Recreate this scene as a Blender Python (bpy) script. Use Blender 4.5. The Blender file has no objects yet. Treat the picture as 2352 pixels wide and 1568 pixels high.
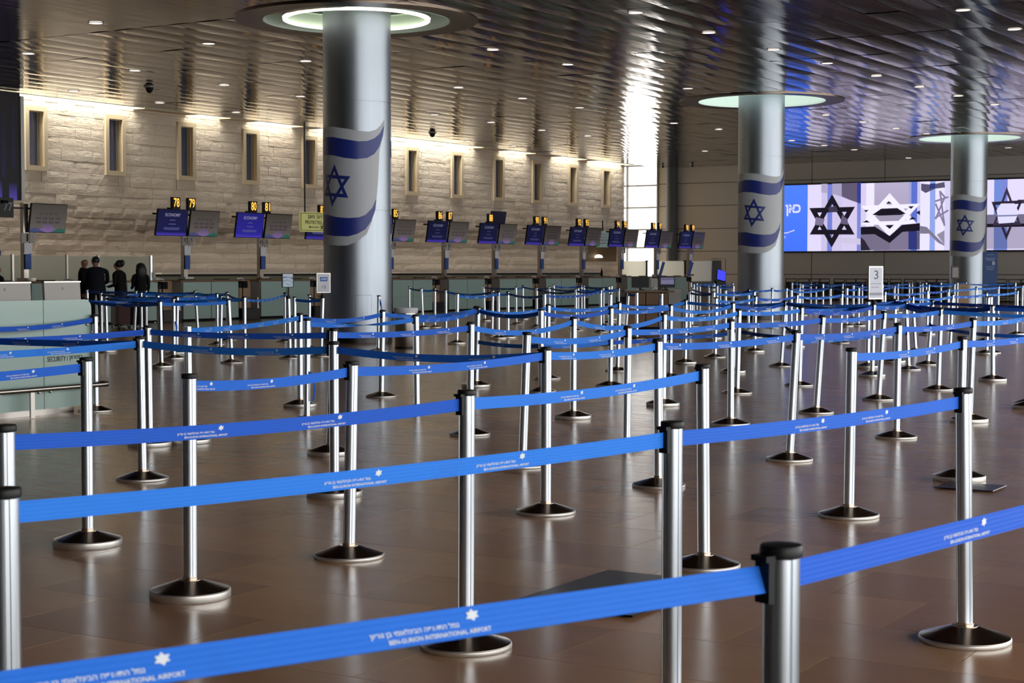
import bpy, bmesh, math, random
from math import sin, cos, tan, atan, atan2, pi, radians, sqrt, floor, ceil
from mathutils import Vector, Matrix
from mathutils.geometry import tessellate_polygon
random.seed(7)
S = bpy.context.scene
COL = S.collection

# ------------------------------------------------------------------ camera, world, light, exposure
F = 3850.0            # focal length in pixels of the 2352 x 1568 frame
H = 1.465             # camera height
YH = 618.0            # horizon line
PITCH = atan((784 - YH) / F)
SP, CP = sin(PITCH), cos(PITCH)
cd = bpy.data.cameras.new('camera'); cam = bpy.data.objects.new('camera', cd); COL.objects.link(cam)
cam.location = (0, 0, H); cam.rotation_euler = (pi / 2 - PITCH, 0, 0)
cd.sensor_width = 36; cd.lens = F / 2352 * 36; cd.clip_start = .1; cd.clip_end = 400
cd.dof.use_dof = True; cd.dof.focus_distance = 11.0; cd.dof.aperture_fstop = 11
S.camera = cam
S.view_settings.view_transform = 'Standard'; S.view_settings.look = 'None'
S.view_settings.gamma = 1; S.view_settings.exposure = 0; S.view_settings.use_curve_mapping = False
S.cycles.use_denoising = True
S.cycles.max_bounces = 8; S.cycles.sample_clamp_indirect = 6; S.cycles.caustics_reflective = False; S.cycles.caustics_refractive = False
W = bpy.data.worlds.new('sky'); S.world = W; W.use_nodes = True
W.node_tree.nodes['Background'].inputs[0].default_value = (1, .98, .93, 1)
W.node_tree.nodes['Background'].inputs[1].default_value = 5.0

# hall axes: A runs along the stone wall (away from the camera), B runs from the stone wall to the glass front
A = Vector((.5208, .8537, 0)).normalized(); B = Vector((A.y, -A.x, 0))
ANG = atan2(A.y, A.x)
def ab(a, b, z=0): return A * a + B * b + Vector((0, 0, z))
WALL_B = -37.36; WALL_A1 = 71.6; BACK_A = 74.8; CEIL = 6.45; FRONT_B = 8.0; NEAR_A = -9.0

def area(name, loc, rot, sx, sy, power, color):
    l = bpy.data.lights.new(name, 'AREA'); l.shape = 'RECTANGLE'; l.size = sx; l.size_y = sy; l.energy = power; l.color = color
    o = bpy.data.objects.new(name, l); COL.objects.link(o); o.matrix_world = Matrix.Translation(loc) @ rot; return o
def rot_from(xd, zd):
    x = Vector(xd).normalized(); z = Vector(zd).normalized(); y = z.cross(x)
    return Matrix((x, y, z)).transposed().to_4x4()
# daylight through the glass front (opposite the stone wall); area lamps shine along -Z, so Z points out of the hall
area('glass_front_daylight', ab(13.5, FRONT_B - .3, 3.05), rot_from(A, B), 29, 6.0, 470, (.72, .86, 1))
area('glass_front_daylight', ab(46, FRONT_B - .3, 3.05), rot_from(A, B), 36, 6.0, 300, (.72, .86, 1))
# daylight falling through the roof slot along the stone wall, between the beams that cross it
SLOT = [(26.5, 38.6), (41.0, 42.6), (44.0, 46.4), (47.4, 49.6), (50.6, 58.2), (60.2, 62.4), (64.6, 67.0), (67.9, 71.2)]
for i, (a0, a1) in enumerate(SLOT):
    area('roof_slot_daylight', ab((a0 + a1) / 2, WALL_B + .29, CEIL + 1.02), rot_from(A, Vector((0, 0, 1)) + B * .25), a1 - a0, .4, 64 * (a1 - a0), (1, .97, .93))

# ------------------------------------------------------------------ pixel -> world helpers
def ray(x, y):
    xc = (x - 1176) / F; yc = (784 - y) / F
    return Vector((xc, CP + yc * SP, -SP + yc * CP))
CAM = Vector((0, 0, H))
def at_z(x, y, z=0):
    d = ray(x, y); return CAM + d * ((z - H) / d.z)
def at_d(x, y, d):
    r = ray(x, y); return CAM + r * (d / r.y)
def at_plane(x, y, n, k):
    r = ray(x, y); return CAM + r * (k / r.dot(n))
def at_a(x, y, a): return at_plane(x, y, A, a)
def at_b(x, y, b): return at_plane(x, y, B, b)
def project(p):
    q = Vector(p) - CAM; d = q.y * CP - q.z * SP; u = q.y * SP + q.z * CP
    return 1176 + F * q.x / d, 784 - F * u / d

# ------------------------------------------------------------------ materials
def lin(c):
    return tuple(((v / 255) / 12.92 if v / 255 <= .04045 else ((v / 255 + .055) / 1.055) ** 2.4) for v in c)
MATS = {}
def mat(name, col=(200, 200, 200), rough=.5, metal=0, emit=0, spec=.5, trans=0, alpha=1):
    if name in MATS: return MATS[name]
    m = bpy.data.materials.new(name); m.use_nodes = True; b = m.node_tree.nodes['Principled BSDF']
    c = lin(col) + (1,)
    b.inputs['Base Color'].default_value = c; b.inputs['Roughness'].default_value = rough; b.inputs['Metallic'].default_value = metal
    b.inputs['Specular IOR Level'].default_value = spec
    if emit: b.inputs['Emission Color'].default_value = c; b.inputs['Emission Strength'].default_value = emit
    if trans: b.inputs['Transmission Weight'].default_value = trans
    MATS[name] = m; return m
class N:
    """small node helper"""
    def __init__(s, m): s.t = m.node_tree; s.b = s.t.nodes['Principled BSDF']
    def new(s, kind, **kw):
        n = s.t.nodes.new(kind)
        for k, v in kw.items(): setattr(n, k, v)
        return n
    def link(s, a, b): s.t.links.new(a, b)
    def math(s, op, a, b=None):
        n = s.new('ShaderNodeMath', operation=op)
        for i, v in enumerate((a, b)):
            if v is None: continue
            if isinstance(v, (int, float)): n.inputs[i].default_value = v
            else: s.link(v, n.inputs[i])
        return n.outputs[0]
    def mix(s, f, a, b):
        n = s.new('ShaderNodeMix', data_type='RGBA')
        for sock, v in ((n.inputs[0], f), (n.inputs[6], a), (n.inputs[7], b)):
            if isinstance(v, (int, float)): sock.default_value = v
            elif isinstance(v, tuple): sock.default_value = v
            else: s.link(v, sock)
        return n.outputs[2]
    def ramp(s, f, stops):
        n = s.new('ShaderNodeValToRGB'); e = n.color_ramp.elements
        while len(e) < len(stops): e.new(.5)
        for i, (p, c) in enumerate(stops): e[i].position = p; e[i].color = c
        s.link(f, n.inputs[0]); return n.outputs[0]
    def noise(s, vec, scale, detail=3, rough=.5):
        n = s.new('ShaderNodeTexNoise'); n.inputs['Scale'].default_value = scale; n.inputs['Detail'].default_value = detail; n.inputs['Roughness'].default_value = rough
        if vec is not None: s.link(vec, n.inputs['Vector'])
        return n.outputs['Fac']
    def hall_pos(s, sa=1, sb=1, sz=1):
        """position in hall axes (a, b, z), scaled"""
        g = s.new('ShaderNodeNewGeometry'); outs = []
        for v, sc in ((A, sa), (B, sb), (Vector((0, 0, 1)), sz)):
            d = s.new('ShaderNodeVectorMath', operation='DOT_PRODUCT'); s.link(g.outputs['Position'], d.inputs[0]); d.inputs[1].default_value = v * sc
            outs.append(d.outputs['Value'])
        c = s.new('ShaderNodeCombineXYZ')
        for i in range(3): s.link(outs[i], c.inputs[i])
        return c.outputs[0], outs
    def bump(s, h, strength, dist):
        n = s.new('ShaderNodeBump'); n.inputs['Strength'].default_value = strength; n.inputs['Distance'].default_value = dist
        s.link(h, n.inputs['Height']); s.link(n.outputs[0], s.b.inputs['Normal'])

TA, TB = .60, .90     # floor tile: course depth along A, tile length along B
def floor_material():
    m = mat('stone_floor', (120, 95, 78), .2); n = N(m)
    vec, (oa, ob, oz) = n.hall_pos()
    row = n.math('FLOOR', n.math('DIVIDE', oa, TA))
    off = n.math('FRACT', n.math('MULTIPLY', n.math('SINE', n.math('MULTIPLY', row, 12.9898)), 43.7))
    cell = n.math('FLOOR', n.math('ADD', n.math('DIVIDE', ob, TB), n.math('MULTIPLY', n.math('MODULO', n.math('ABSOLUTE', row), 2.0), .5)))
    c = n.new('ShaderNodeCombineXYZ'); n.link(row, c.inputs[0]); n.link(cell, c.inputs[1])
    wn = n.new('ShaderNodeTexWhiteNoise', noise_dimensions='2D'); n.link(c.outputs[0], wn.inputs['Vector'])
    tint = n.ramp(wn.outputs['Value'], [(0, lin((152, 110, 80)) + (1,)), (.35, lin((165, 122, 88)) + (1,)), (.7, lin((172, 130, 95)) + (1,)), (1, lin((180, 128, 86)) + (1,))])
    v2, _ = n.hall_pos(1.6, .7, 1)
    cloud = n.noise(v2, 2.2, 6, .6)
    col = n.mix(n.math('MULTIPLY', cloud, .45), tint, lin((132, 94, 68)) + (1,))
    v3, _ = n.hall_pos(7, 1.2, 1)
    streak = n.noise(v3, 3, 5, .65)
    col = n.mix(n.math('MULTIPLY', n.math('GREATER_THAN', streak, .66), .18), col, lin((116, 88, 70)) + (1,))
    n.link(col, n.b.inputs['Base Color'])
    r = n.math('ADD', .17, n.math('MULTIPLY', n.noise(v3, 2, 3), .12)); n.link(r, n.b.inputs['Roughness'])
    n.b.inputs['Specular IOR Level'].default_value = .33
    n.bump(n.noise(v3, 5, 4), .05, .01)
    return m
def stone_material():
    m = mat('rough_limestone', (190, 170, 145), .85, spec=.2); n = N(m)
    v, (oa, ob, oz) = n.hall_pos(.6, 1, 2.3)
    h1 = n.noise(v, 5.5, 6, .66); h2 = n.noise(v, 15, 4, .65)
    h = n.math('ADD', n.math('MULTIPLY', h1, .8), n.math('MULTIPLY', h2, .3))
    n.bump(h, 1.0, .065)
    vb, _ = n.hall_pos(.22, 1, .5)
    big = n.noise(vb, 1.2, 3)
    col = n.ramp(big, [(.3, lin((204, 188, 168)) + (1,)), (.55, lin((212, 198, 180)) + (1,)), (.75, lin((196, 178, 158)) + (1,))])
    col = n.mix(n.math('MULTIPLY', n.noise(v, 9, 3), .3), col, lin((180, 158, 134)) + (1,))
    n.link(col, n.b.inputs['Base Color']); return m
def belt_material():
    m = mat('blue_webbing', (38, 104, 214), .6, spec=.12); n = N(m)
    uv = n.new('ShaderNodeUVMap'); sx = n.new('ShaderNodeSeparateXYZ'); n.link(uv.outputs[0], sx.inputs[0])
    rib = n.math('SINE', n.math('MULTIPLY', sx.outputs[1], 5 * 2 * pi))
    n.bump(rib, .18, .001)
    g = n.new('ShaderNodeNewGeometry')
    st = n.noise(g.outputs['Position'], 7, 3, .5)
    f = n.math('MULTIPLY', n.math('SUBTRACT', n.math('MAXIMUM', st, .58), .58), 1.6)
    oi = n.new('ShaderNodeObjectInfo')
    base = n.mix(oi.outputs['Random'], lin((46, 124, 222)) + (1,), lin((34, 82, 188)) + (1,))
    n.link(n.mix(f, base, lin((44, 88, 165)) + (1,)), n.b.inputs['Base Color']); return m
def column_material():
    m = mat('brushed_steel', (156, 164, 174), .34, 1); n = N(m)
    g = n.new('ShaderNodeNewGeometry'); mp = n.new('ShaderNodeMapping'); mp.inputs['Scale'].default_value = (30, 30, .25); n.link(g.outputs['Position'], mp.inputs[0])
    s = n.noise(mp.outputs[0], 2, 3)
    n.link(n.math('ADD', .38, n.math('MULTIPLY', s, .12)), n.b.inputs['Roughness']); return m
def ceiling_material():
    m = mat('ceiling_metal', (128, 116, 106), .1, 1); n = N(m)
    v, _ = n.hall_pos(.35, 2.2, 1)
    n.bump(n.noise(v, 1.3, 2), .2, .04)
    oi = n.new('ShaderNodeObjectInfo')
    n.link(n.mix(oi.outputs['Random'], lin((86, 70, 57)) + (1,), lin((104, 87, 72)) + (1,)), n.b.inputs['Base Color']); return m
def wood_material(name, c1, c2):
    m = mat(name, c1, .5, spec=.3); n = N(m)
    g = n.new('ShaderNodeNewGeometry'); mp = n.new('ShaderNodeMapping'); mp.inputs['Scale'].default_value = (2, 2, 22); n.link(g.outputs['Position'], mp.inputs[0])
    n.link(n.mix(n.noise(mp.outputs[0], 2, 4), lin(c1) + (1,), lin(c2) + (1,)), n.b.inputs['Base Color']); return m
def picture_material(name, emit):
    m = bpy.data.materials.new(name); m.use_nodes = True; n = N(m)
    a = n.new('ShaderNodeVertexColor', layer_name='Col')
    if emit:
        n.link(a.outputs[0], n.b.inputs['Emission Color']); n.b.inputs['Emission Strength'].default_value = emit
        n.b.inputs['Base Color'].default_value = (.01, .01, .012, 1); n.b.inputs['Roughness'].default_value = .3; n.b.inputs['Specular IOR Level'].default_value = .15
    else:
        n.link(a.outputs[0], n.b.inputs['Base Color']); n.b.inputs['Roughness'].default_value = .55
    MATS[name] = m; return m
M_FLOOR = floor_material(); M_STONE = stone_material(); M_BELT = belt_material(); M_COLUMN = column_material(); M_CEIL = ceiling_material()
M_ALU = mat('anodised_aluminium', (198, 204, 212), .31, 1)
M_BASE = mat('polished_steel', (190, 176, 162), .22, 1)
M_RIM = mat('brushed_rim', (232, 230, 226), .42, 1)
M_BLACK = mat('black_plastic', (16, 16, 18), .45, spec=.25)
M_PRINT = mat('white_print', (205, 210, 216), .6)
M_DARKMETAL = mat('dark_metal', (60, 58, 58), .35, 1)
M_STEEL = mat('satin_steel', (170, 165, 160), .3, 1)
M_GROUT = mat('grout', (52, 40, 32), .8)
M_SMOOTHSTONE = mat('smooth_limestone', (188, 170, 142), .7, spec=.25)
M_REVEAL = mat('window_reveal', (184, 158, 120), .7, spec=.2)
M_GLASSDARK = mat('dark_window_glass', (74, 76, 98), .12)
M_FROST = mat('frosted_green_glass', (152, 176, 170), .3)
M_FROSTPALE = mat('frosted_pale_glass', (178, 176, 152), .35)
M_PANEL = mat('wall_panel', (172, 166, 158), .45, spec=.35)
M_PANELGAP = mat('panel_gap', (40, 36, 34), .8)
M_WOOD = wood_material('brown_veneer', (128, 100, 76), (108, 82, 62))
M_WOOD2 = wood_material('light_veneer', (168, 140, 112), (150, 122, 96))
M_DARK = mat('dark_fabric', (16, 15, 17), .8, spec=.2)
M_NAVY = mat('navy_cloth', (18, 20, 32), .8, spec=.2)
M_SKIN = mat('skin', (150, 105, 88), .55)
M_HAIR = mat('dark_hair', (20, 16, 15), .55)
M_GREY = mat('grey_laminate', (150, 145, 142), .45)
M_WHITE = mat('white_paper', (215, 215, 222), .6)
M_BLUE = mat('blue_panel', (40, 78, 160), .5)
M_MAROON = mat('maroon_shell', (70, 18, 22), .4)
M_RECESS = mat('pale_recess', (205, 222, 212), .7)
M_RING = mat('ring_lamp', (255, 244, 230), .5, emit=2.6)
M_LAMP = mat('downlight_lens', (255, 244, 232), .5, emit=1.6)
M_COVE = mat('cove_diffuser', (208, 226, 216), .6, emit=.7)
M_SKYGLASS = mat('clear_glass', (255, 255, 255), .0, trans=1); N(M_SKYGLASS).b.inputs['IOR'].default_value = 1.05
M_GLOW = mat('frost_glow', (238, 240, 224), .6)
_n = N(M_GLOW); _t = _n.new('ShaderNodeBsdfTranslucent'); _t.inputs[0].default_value = (.9, .9, .82, 1); _x = _n.new('ShaderNodeMixShader'); _x.inputs[0].default_value = .9
_n.link(_n.b.outputs[0], _x.inputs[1]); _n.link(_t.outputs[0], _x.inputs[2]); _n.link(_x.outputs[0], _n.t.nodes['Material Output'].inputs['Surface'])
_n = N(M_SKYGLASS); _t = _n.new('ShaderNodeBsdfTransparent'); _g = _n.new('ShaderNodeBsdfGlossy'); _g.inputs['Roughness'].default_value = .02; _x = _n.new('ShaderNodeMixShader'); _x.inputs[0].default_value = .06
_n.link(_t.outputs[0], _x.inputs[1]); _n.link(_g.outputs[0], _x.inputs[2]); _n.link(_x.outputs[0], _n.t.nodes['Material Output'].inputs['Surface'])
M_AMBER = mat('amber_led', (255, 190, 70), .5, emit=1.3)
M_MULLION = mat('mullion_grey', (120, 122, 118), .4)
M_SLAB = mat('ceiling_void', (40, 36, 33), .7)
M_PIC = picture_material('screen_picture', 1.15); M_PICDIM = picture_material('display_picture', .5); M_FLAT = picture_material('printed_picture', 0)

ONES = 'zero one two three four five six seven eight nine ten eleven twelve thirteen fourteen fifteen sixteen seventeen eighteen nineteen'.split()
ORDS = 'zeroth first second third fourth fifth sixth seventh eighth ninth tenth eleventh twelfth thirteenth fourteenth fifteenth sixteenth seventeenth eighteenth nineteenth'.split()
TENS = 'x x twenty thirty forty fifty sixty seventy eighty ninety'.split()
def word(n): return ONES[n] if n < 20 else TENS[n // 10] + ('-' + ONES[n % 10] if n % 10 else '')
def nth(n): return ORDS[n] if n < 20 else (TENS[n // 10] + '-' + ORDS[n % 10] if n % 10 else TENS[n // 10][:-1] + 'ieth')
# ------------------------------------------------------------------ object helpers
def prop(o, label=None, cat=None, group=None, kind=None):
    for k, v in (('label', label), ('category', cat), ('group', group), ('kind', kind)):
        if v: o[k] = v
    return o
def empty(name, loc=(0, 0, 0), rz=0, label=None, cat=None, group=None):
    o = bpy.data.objects.new(name, None); COL.objects.link(o); o.location = loc; o.rotation_euler = (0, 0, rz); o.empty_display_size = .1
    return prop(o, label, cat, group)
def link(name, me, parent=None, loc=None, rot=None, scale=None):
    o = bpy.data.objects.new(name, me); COL.objects.link(o)
    if parent: o.parent = parent
    if loc is not None: o.location = loc
    if rot is not None: o.rotation_euler = rot
    if scale is not None: o.scale = scale
    return o
class MB:
    def __init__(s): s.v = []; s.f = []; s.m = []
    def add(s, vs, fs, mi=0):
        k = len(s.v); s.v += [tuple(p) for p in vs]; s.f += [tuple(i + k for i in f) for f in fs]; s.m += [mi] * len(fs); return s
    def box(s, c, d, rz=0, mi=0, tilt=0):
        x, y, z = (q / 2 for q in d); M = Matrix.Rotation(rz, 3, 'Z') @ Matrix.Rotation(tilt, 3, 'X'); c = Vector(c)
        vs = [c + M @ Vector((sx * x, sy * y, sz * z)) for sz in (-1, 1) for sx, sy in ((-1, -1), (1, -1), (1, 1), (-1, 1))]
        return s.add(vs, [(3, 2, 1, 0), (4, 5, 6, 7), (0, 1, 5, 4), (1, 2, 6, 5), (2, 3, 7, 6), (3, 0, 4, 7)], mi)
    def lathe(s, prof, n=24, c=(0, 0, 0), mi=0, caps=True):
        vs = []; fs = []
        for r, z in prof:
            for i in range(n): t = 2 * pi * i / n; vs.append((c[0] + r * cos(t), c[1] + r * sin(t), c[2] + z))
        for j in range(len(prof) - 1):
            for i in range(n): k = (i + 1) % n; fs.append((j * n + i, j * n + k, (j + 1) * n + k, (j + 1) * n + i))
        if caps: fs.append(tuple(range(n))[::-1]); fs.append(tuple((len(prof) - 1) * n + i for i in range(n)))
        return s.add(vs, fs, mi)
    def tube(s, pts, r, n=8, mi=0):
        pts = [Vector(p) for p in pts]; vs = []; fs = []
        for j, p in enumerate(pts):
            d = (pts[min(j + 1, len(pts) - 1)] - pts[max(j - 1, 0)]).normalized()
            u = d.cross(Vector((0, 0, 1)) if abs(d.z) < .95 else Vector((1, 0, 0))).normalized(); w = d.cross(u)
            for i in range(n): t = 2 * pi * i / n; vs.append(p + u * r * cos(t) + w * r * sin(t))
        for j in range(len(pts) - 1):
            for i in range(n): k = (i + 1) % n; fs.append((j * n + i, j * n + k, (j + 1) * n + k, (j + 1) * n + i))
        fs.append(tuple(range(n))[::-1]); fs.append(tuple((len(pts) - 1) * n + i for i in range(n)))
        return s.add(vs, fs, mi)
    def mesh(s, name, *mats, smooth=None):
        me = bpy.data.meshes.new(name); me.from_pydata(s.v, [], s.f)
        for m in mats: me.materials.append(m)
        if len(mats) > 1: me.polygons.foreach_set('material_index', s.m)
        if smooth:
            me.polygons.foreach_set('use_smooth', [True] * len(me.polygons)); me.set_sharp_from_angle(angle=radians(smooth))
        me.update(); return me
    def obj(s, name, m, parent=None, smooth=None, loc=None, rot=None, scale=None):
        ms = m if isinstance(m, (list, tuple)) else [m]
        return link(name, s.mesh(name, *ms, smooth=smooth), parent, loc, rot, scale)
def rbox_mesh(name, d, m, r=.01):
    bm = bmesh.new(); bmesh.ops.create_cube(bm, size=1)
    for v in bm.verts: v.co = Vector((v.co.x * d[0], v.co.y * d[1], v.co.z * d[2]))
    bmesh.ops.bevel(bm, geom=bm.edges[:], offset=r, segments=2, affect='EDGES')
    me = bpy.data.meshes.new(name); bm.to_mesh(me); bm.free(); me.materials.append(m); return me

_TXT = {}
def text_mesh(body, bold=.0, res=1):
    """flat outline of a line of text; height 1 = font size; origin at the middle of the line"""
    key = (body, bold, res)
    if key in _TXT: return _TXT[key]
    cu = bpy.data.curves.new('text', 'FONT'); cu.body = body; cu.size = 1; cu.resolution_u = res; cu.offset = bold; cu.align_x = 'CENTER'
    o = bpy.data.objects.new('text', cu); COL.objects.link(o)
    dg = bpy.context.evaluated_depsgraph_get(); ev = o.evaluated_get(dg); me = ev.to_mesh()
    vs = [(v.co.x, v.co.y) for v in me.vertices]; fs = [tuple(p.vertices) for p in me.polygons]
    ev.to_mesh_clear(); bpy.data.objects.remove(o); bpy.data.curves.remove(cu)
    _TXT[key] = (vs, fs); return _TXT[key]
def fit_text(body, cx, cy, w, h, bold=0, res=1):
    vs, fs = text_mesh(body, bold, res)
    if not vs: return [], []
    x0 = min(v[0] for v in vs); x1 = max(v[0] for v in vs); y0 = min(v[1] for v in vs); y1 = max(v[1] for v in vs)
    return [(cx + ((x - x0) / (x1 - x0) - .5) * w, cy + ((y - y0) / (y1 - y0) - .5) * h) for x, y in vs], fs
class Pic:
    """flat coloured shapes with a colour attribute; 2D coordinates mapped by fn(u, v, layer) -> 3D"""
    def __init__(s, fn): s.fn = fn; s.v = []; s.f = []; s.c = []; s.layer = 0
    def tri(s, pts, faces, col):
        k = len(s.v); s.v += [s.fn(p[0], p[1], s.layer) for p in pts]; s.f += [tuple(i + k for i in f) for f in faces]
        cols = [lin(c) for c in col] if isinstance(col, list) else [lin(col)] * len(pts)
        s.c += cols; s.layer += 1
    def poly(s, pts, col):
        s.tri(pts, [tuple(t) for t in tessellate_polygon([[Vector((p[0], p[1], 0)) for p in pts]])], col)
    def rect(s, x0, y0, x1, y1, col, col2=None):
        s.tri([(x0, y0), (x1, y0), (x1, y1), (x0, y1)], [(0, 1, 2, 3)], [col, col, col2, col2] if col2 else col)
    def text(s, body, cx, cy, w, h, col, bold=0):
        vs, fs = fit_text(body, cx, cy, w, h, bold, 3)
        if vs: s.tri(vs, fs, col)
    def obj(s, name, m, parent=None):
        me = bpy.data.meshes.new(name); me.from_pydata([tuple(p) for p in s.v], [], s.f); me.materials.append(m)
        at = me.color_attributes.new('Col', 'FLOAT_COLOR', 'POINT')
        at.data.foreach_set('color', [x for c in s.c for x in (c[0], c[1], c[2], 1)])
        return link(name, me, parent)
def star_polys(cx, cy, r, w, rot=0, sx=1, sy=1):
    """star of two outlined triangles, as quads"""
    out = []
    for base in (pi / 2, -pi / 2):
        o = [(cos(base + rot + k * 2 * pi / 3), sin(base + rot + k * 2 * pi / 3)) for k in range(3)]
        f = 1 - 2 * w
        for k in range(3):
            a, b = o[k], o[(k + 1) % 3]
            out.append([(cx + sx * r * q[0], cy + sy * r * q[1]) for q in (a, b, (b[0] * f, b[1] * f), (a[0] * f, a[1] * f))])
    return out

# ------------------------------------------------------------------ the hall: floor
floor_o = MB().add([ab(NEAR_A, WALL_B - 6), ab(NEAR_A, FRONT_B), ab(BACK_A + 2, FRONT_B), ab(BACK_A + 2, WALL_B - 6)], [(0, 1, 2, 3)]).obj('floor', M_GROUT, loc=(0, 0, -.006))
prop(floor_o, kind='structure', label='polished brown stone tile floor of the departure hall')
def tile_mesh(n, da, db):
    m = MB(); x, y = da / 2 - .0016, db / 2 - .0016; e = .0002
    vs = [(sx * x, sy * y, -.004) for sx, sy in ((-1, -1), (1, -1), (1, 1), (-1, 1))] + [(sx * (x - e), sy * (y - e), .006) for sx, sy in ((-1, -1), (1, -1), (1, 1), (-1, 1))]
    return m.add(vs, [(4, 5, 6, 7), (0, 1, 5, 4), (1, 2, 6, 5), (2, 3, 7, 6), (3, 0, 4, 7)])
TILE = tile_mesh('tile', TA, TB); tile_me = TILE.mesh('tile', M_FLOOR)
cells = []
for i in range(int(NEAR_A / TA), int(BACK_A / TA) + 1):
    for j in range(int((WALL_B - 5) / TB), int(FRONT_B / TB) - 1):
        a = (i + .5) * TA; b = (j + .5 - .5 * (abs(i) % 2)) * TB
        p = ab(a, b)
        if p.y < 1.2: continue
        x, y = project(p)
        if -350 < x < 2700 and y < 1900: cells.append((-( F / p.y), a, b, (-60 < x < 2410 and y < 1600)))
cells.sort()
big = MB(); n_t = 0
for s_, a, b, seen in cells:
    if seen and n_t < 300:
        n_t += 1; link('tile', tile_me, floor_o, loc=ab(a, b, .0), rot=(0, 0, ANG))
    else:
        M4 = Matrix.Translation(ab(a, b, -.006)) @ Matrix.Rotation(ANG, 4, 'Z')
        big.add([M4 @ Vector(v) + Vector((0, 0, .006)) for v in TILE.v], TILE.f)
prop(big.obj('tile', M_FLOOR, floor_o), kind='stuff')

# ------------------------------------------------------------------ stone wall with slit windows
WIN = [34.6 + 3.19 * i for i in range(12)]
WZ0, WZ1, WW = 4.47, 6.06, .56
wall = MB(); TOP = 7.6; A0 = 22.0
wb = WALL_B - .1 - .15; 
def wbox(m, a0, a1, z0, z1, b0, b1, mi=0): m.box(ab((a0 + a1) / 2, (b0 + b1) / 2, (z0 + z1) / 2), (a1 - a0, abs(b1 - b0), z1 - z0), ANG, mi)
wbox(wall, A0, WALL_A1, 0, WZ0, WALL_B - .5, WALL_B - .07); wbox(wall, A0, WALL_A1, WZ1, TOP, WALL_B - .5, WALL_B - .07)
edges = [A0] + [e for w in WIN for e in (w - WW / 2, w + WW / 2)] + [WALL_A1]
for k in range(0, len(edges), 2): wbox(wall, edges[k], edges[k + 1], WZ0, WZ1, WALL_B - .5, WALL_B - .07)
wall_o = wall.obj('wall_left', mat('mortar', (166, 148, 126), .9)); prop(wall_o, kind='structure', label='long wall of rough pale limestone blocks with slit windows')
def block_mesh(seed):
    """unit block: x -.5..+.5 (length), y -1..0 (depth, front at y=-1), z -.5..+.5, uneven pitched front"""
    r = random.Random(seed); nx, nz = 5, 2; m = MB(); vs = []
    for k in range(nz + 1):
        for i in range(nx + 1):
            edge = i in (0, nx) or k in (0, nz)
            vs.append((-.5 + i / nx, -.72 - (0 if edge else .05 + .06 * r.random()), -.5 + k / nz))
    fs = [(k * (nx + 1) + i, k * (nx + 1) + i + 1, (k + 1) * (nx + 1) + i + 1, (k + 1) * (nx + 1) + i) for k in range(nz) for i in range(nx)]
    o = len(vs); vs += [(-.5, 0, -.5), (.5, 0, -.5), (.5, 0, .5), (-.5, 0, .5)]
    c = [0, nx, (nz + 1) * (nx + 1) - 1, nz * (nx + 1)]
    fs += [tuple([o, o + 1] + list(range(nx, -1, -1))), tuple([o + 2, o + 3] + [c[3] + i for i in range(nx + 1)]),
           (o + 1, o + 2, c[2], 2 * nx + 1, c[1]), (o + 3, o, c[0], nx + 1, c[3])]
    return m.add(vs, fs)
BLK = [block_mesh(i) for i in range(10)]; BLKM = [b.mesh('stone_block', M_STONE) for b in BLK]
CH = .335; blocks = []; rr = random.Random(3)
for row in range(3, int(TOP / CH)):
    z0 = row * CH; z1 = min(z0 + CH, TOP); a = A0 + rr.random() * .6
    while a < WALL_A1:
        L = rr.choice((.48, .62, .75, .9, 1.05)) + rr.random() * .1; e = min(a + L, WALL_A1)
        if WALL_A1 - e < .25: e = WALL_A1
        segs = [(a, e)]
        for w in WIN:                     # keep clear of the smooth window surrounds
            w0, w1 = w - WW / 2 - .14, w + WW / 2 + .14
            if z1 > WZ0 - .14 + .02 and z0 < WZ1 + .14 - .02:
                segs = [q for s0, s1 in segs for q in (((s0, min(s1, w0)), (max(s0, w1), s1)) if s1 > w0 and s0 < w1 else ((s0, s1),)) if q[1] - q[0] > .06]
        for s0, s1 in segs: blocks.append((s0, s1, z0, z1))
        for w in WIN:
            w0, w1 = max(a, w - WW / 2 - .14), min(e, w + WW / 2 + .14)
            if w1 - w0 > .05:
                if z0 < WZ0 - .14 - .03 < z1: blocks.append((w0, w1, z0, WZ0 - .14))
                if z0 < WZ1 + .14 + .03 < z1: blocks.append((w0, w1, WZ1 + .14, z1))
        a = e
blocks.sort(key=lambda q: q[0]); nb = 0; rest = MB()
for s0, s1, z0, z1 in blocks:
    k = rr.randrange(10); c = ab((s0 + s1) / 2, WALL_B - .07, (z0 + z1) / 2); sc = (s1 - s0 - .006, .075 + .02 * rr.random(), z1 - z0 - .009)
    x, y = project(c)
    if nb < 300 and x > -30 and s0 > 30.5 and 215 < y < 640:
        nb += 1; link('stone_block', BLKM[k], wall_o, loc=c, rot=(0, 0, ANG), scale=sc)
    else:
        M4 = Matrix.Translation(c) @ Matrix.Rotation(ANG, 4, 'Z') @ Matrix.Diagonal((*sc, 1)); rest.add([M4 @ Vector(v) for v in BLK[k].v], BLK[k].f)
prop(rest.obj('stone_block', M_STONE, wall_o), kind='stuff')
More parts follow.
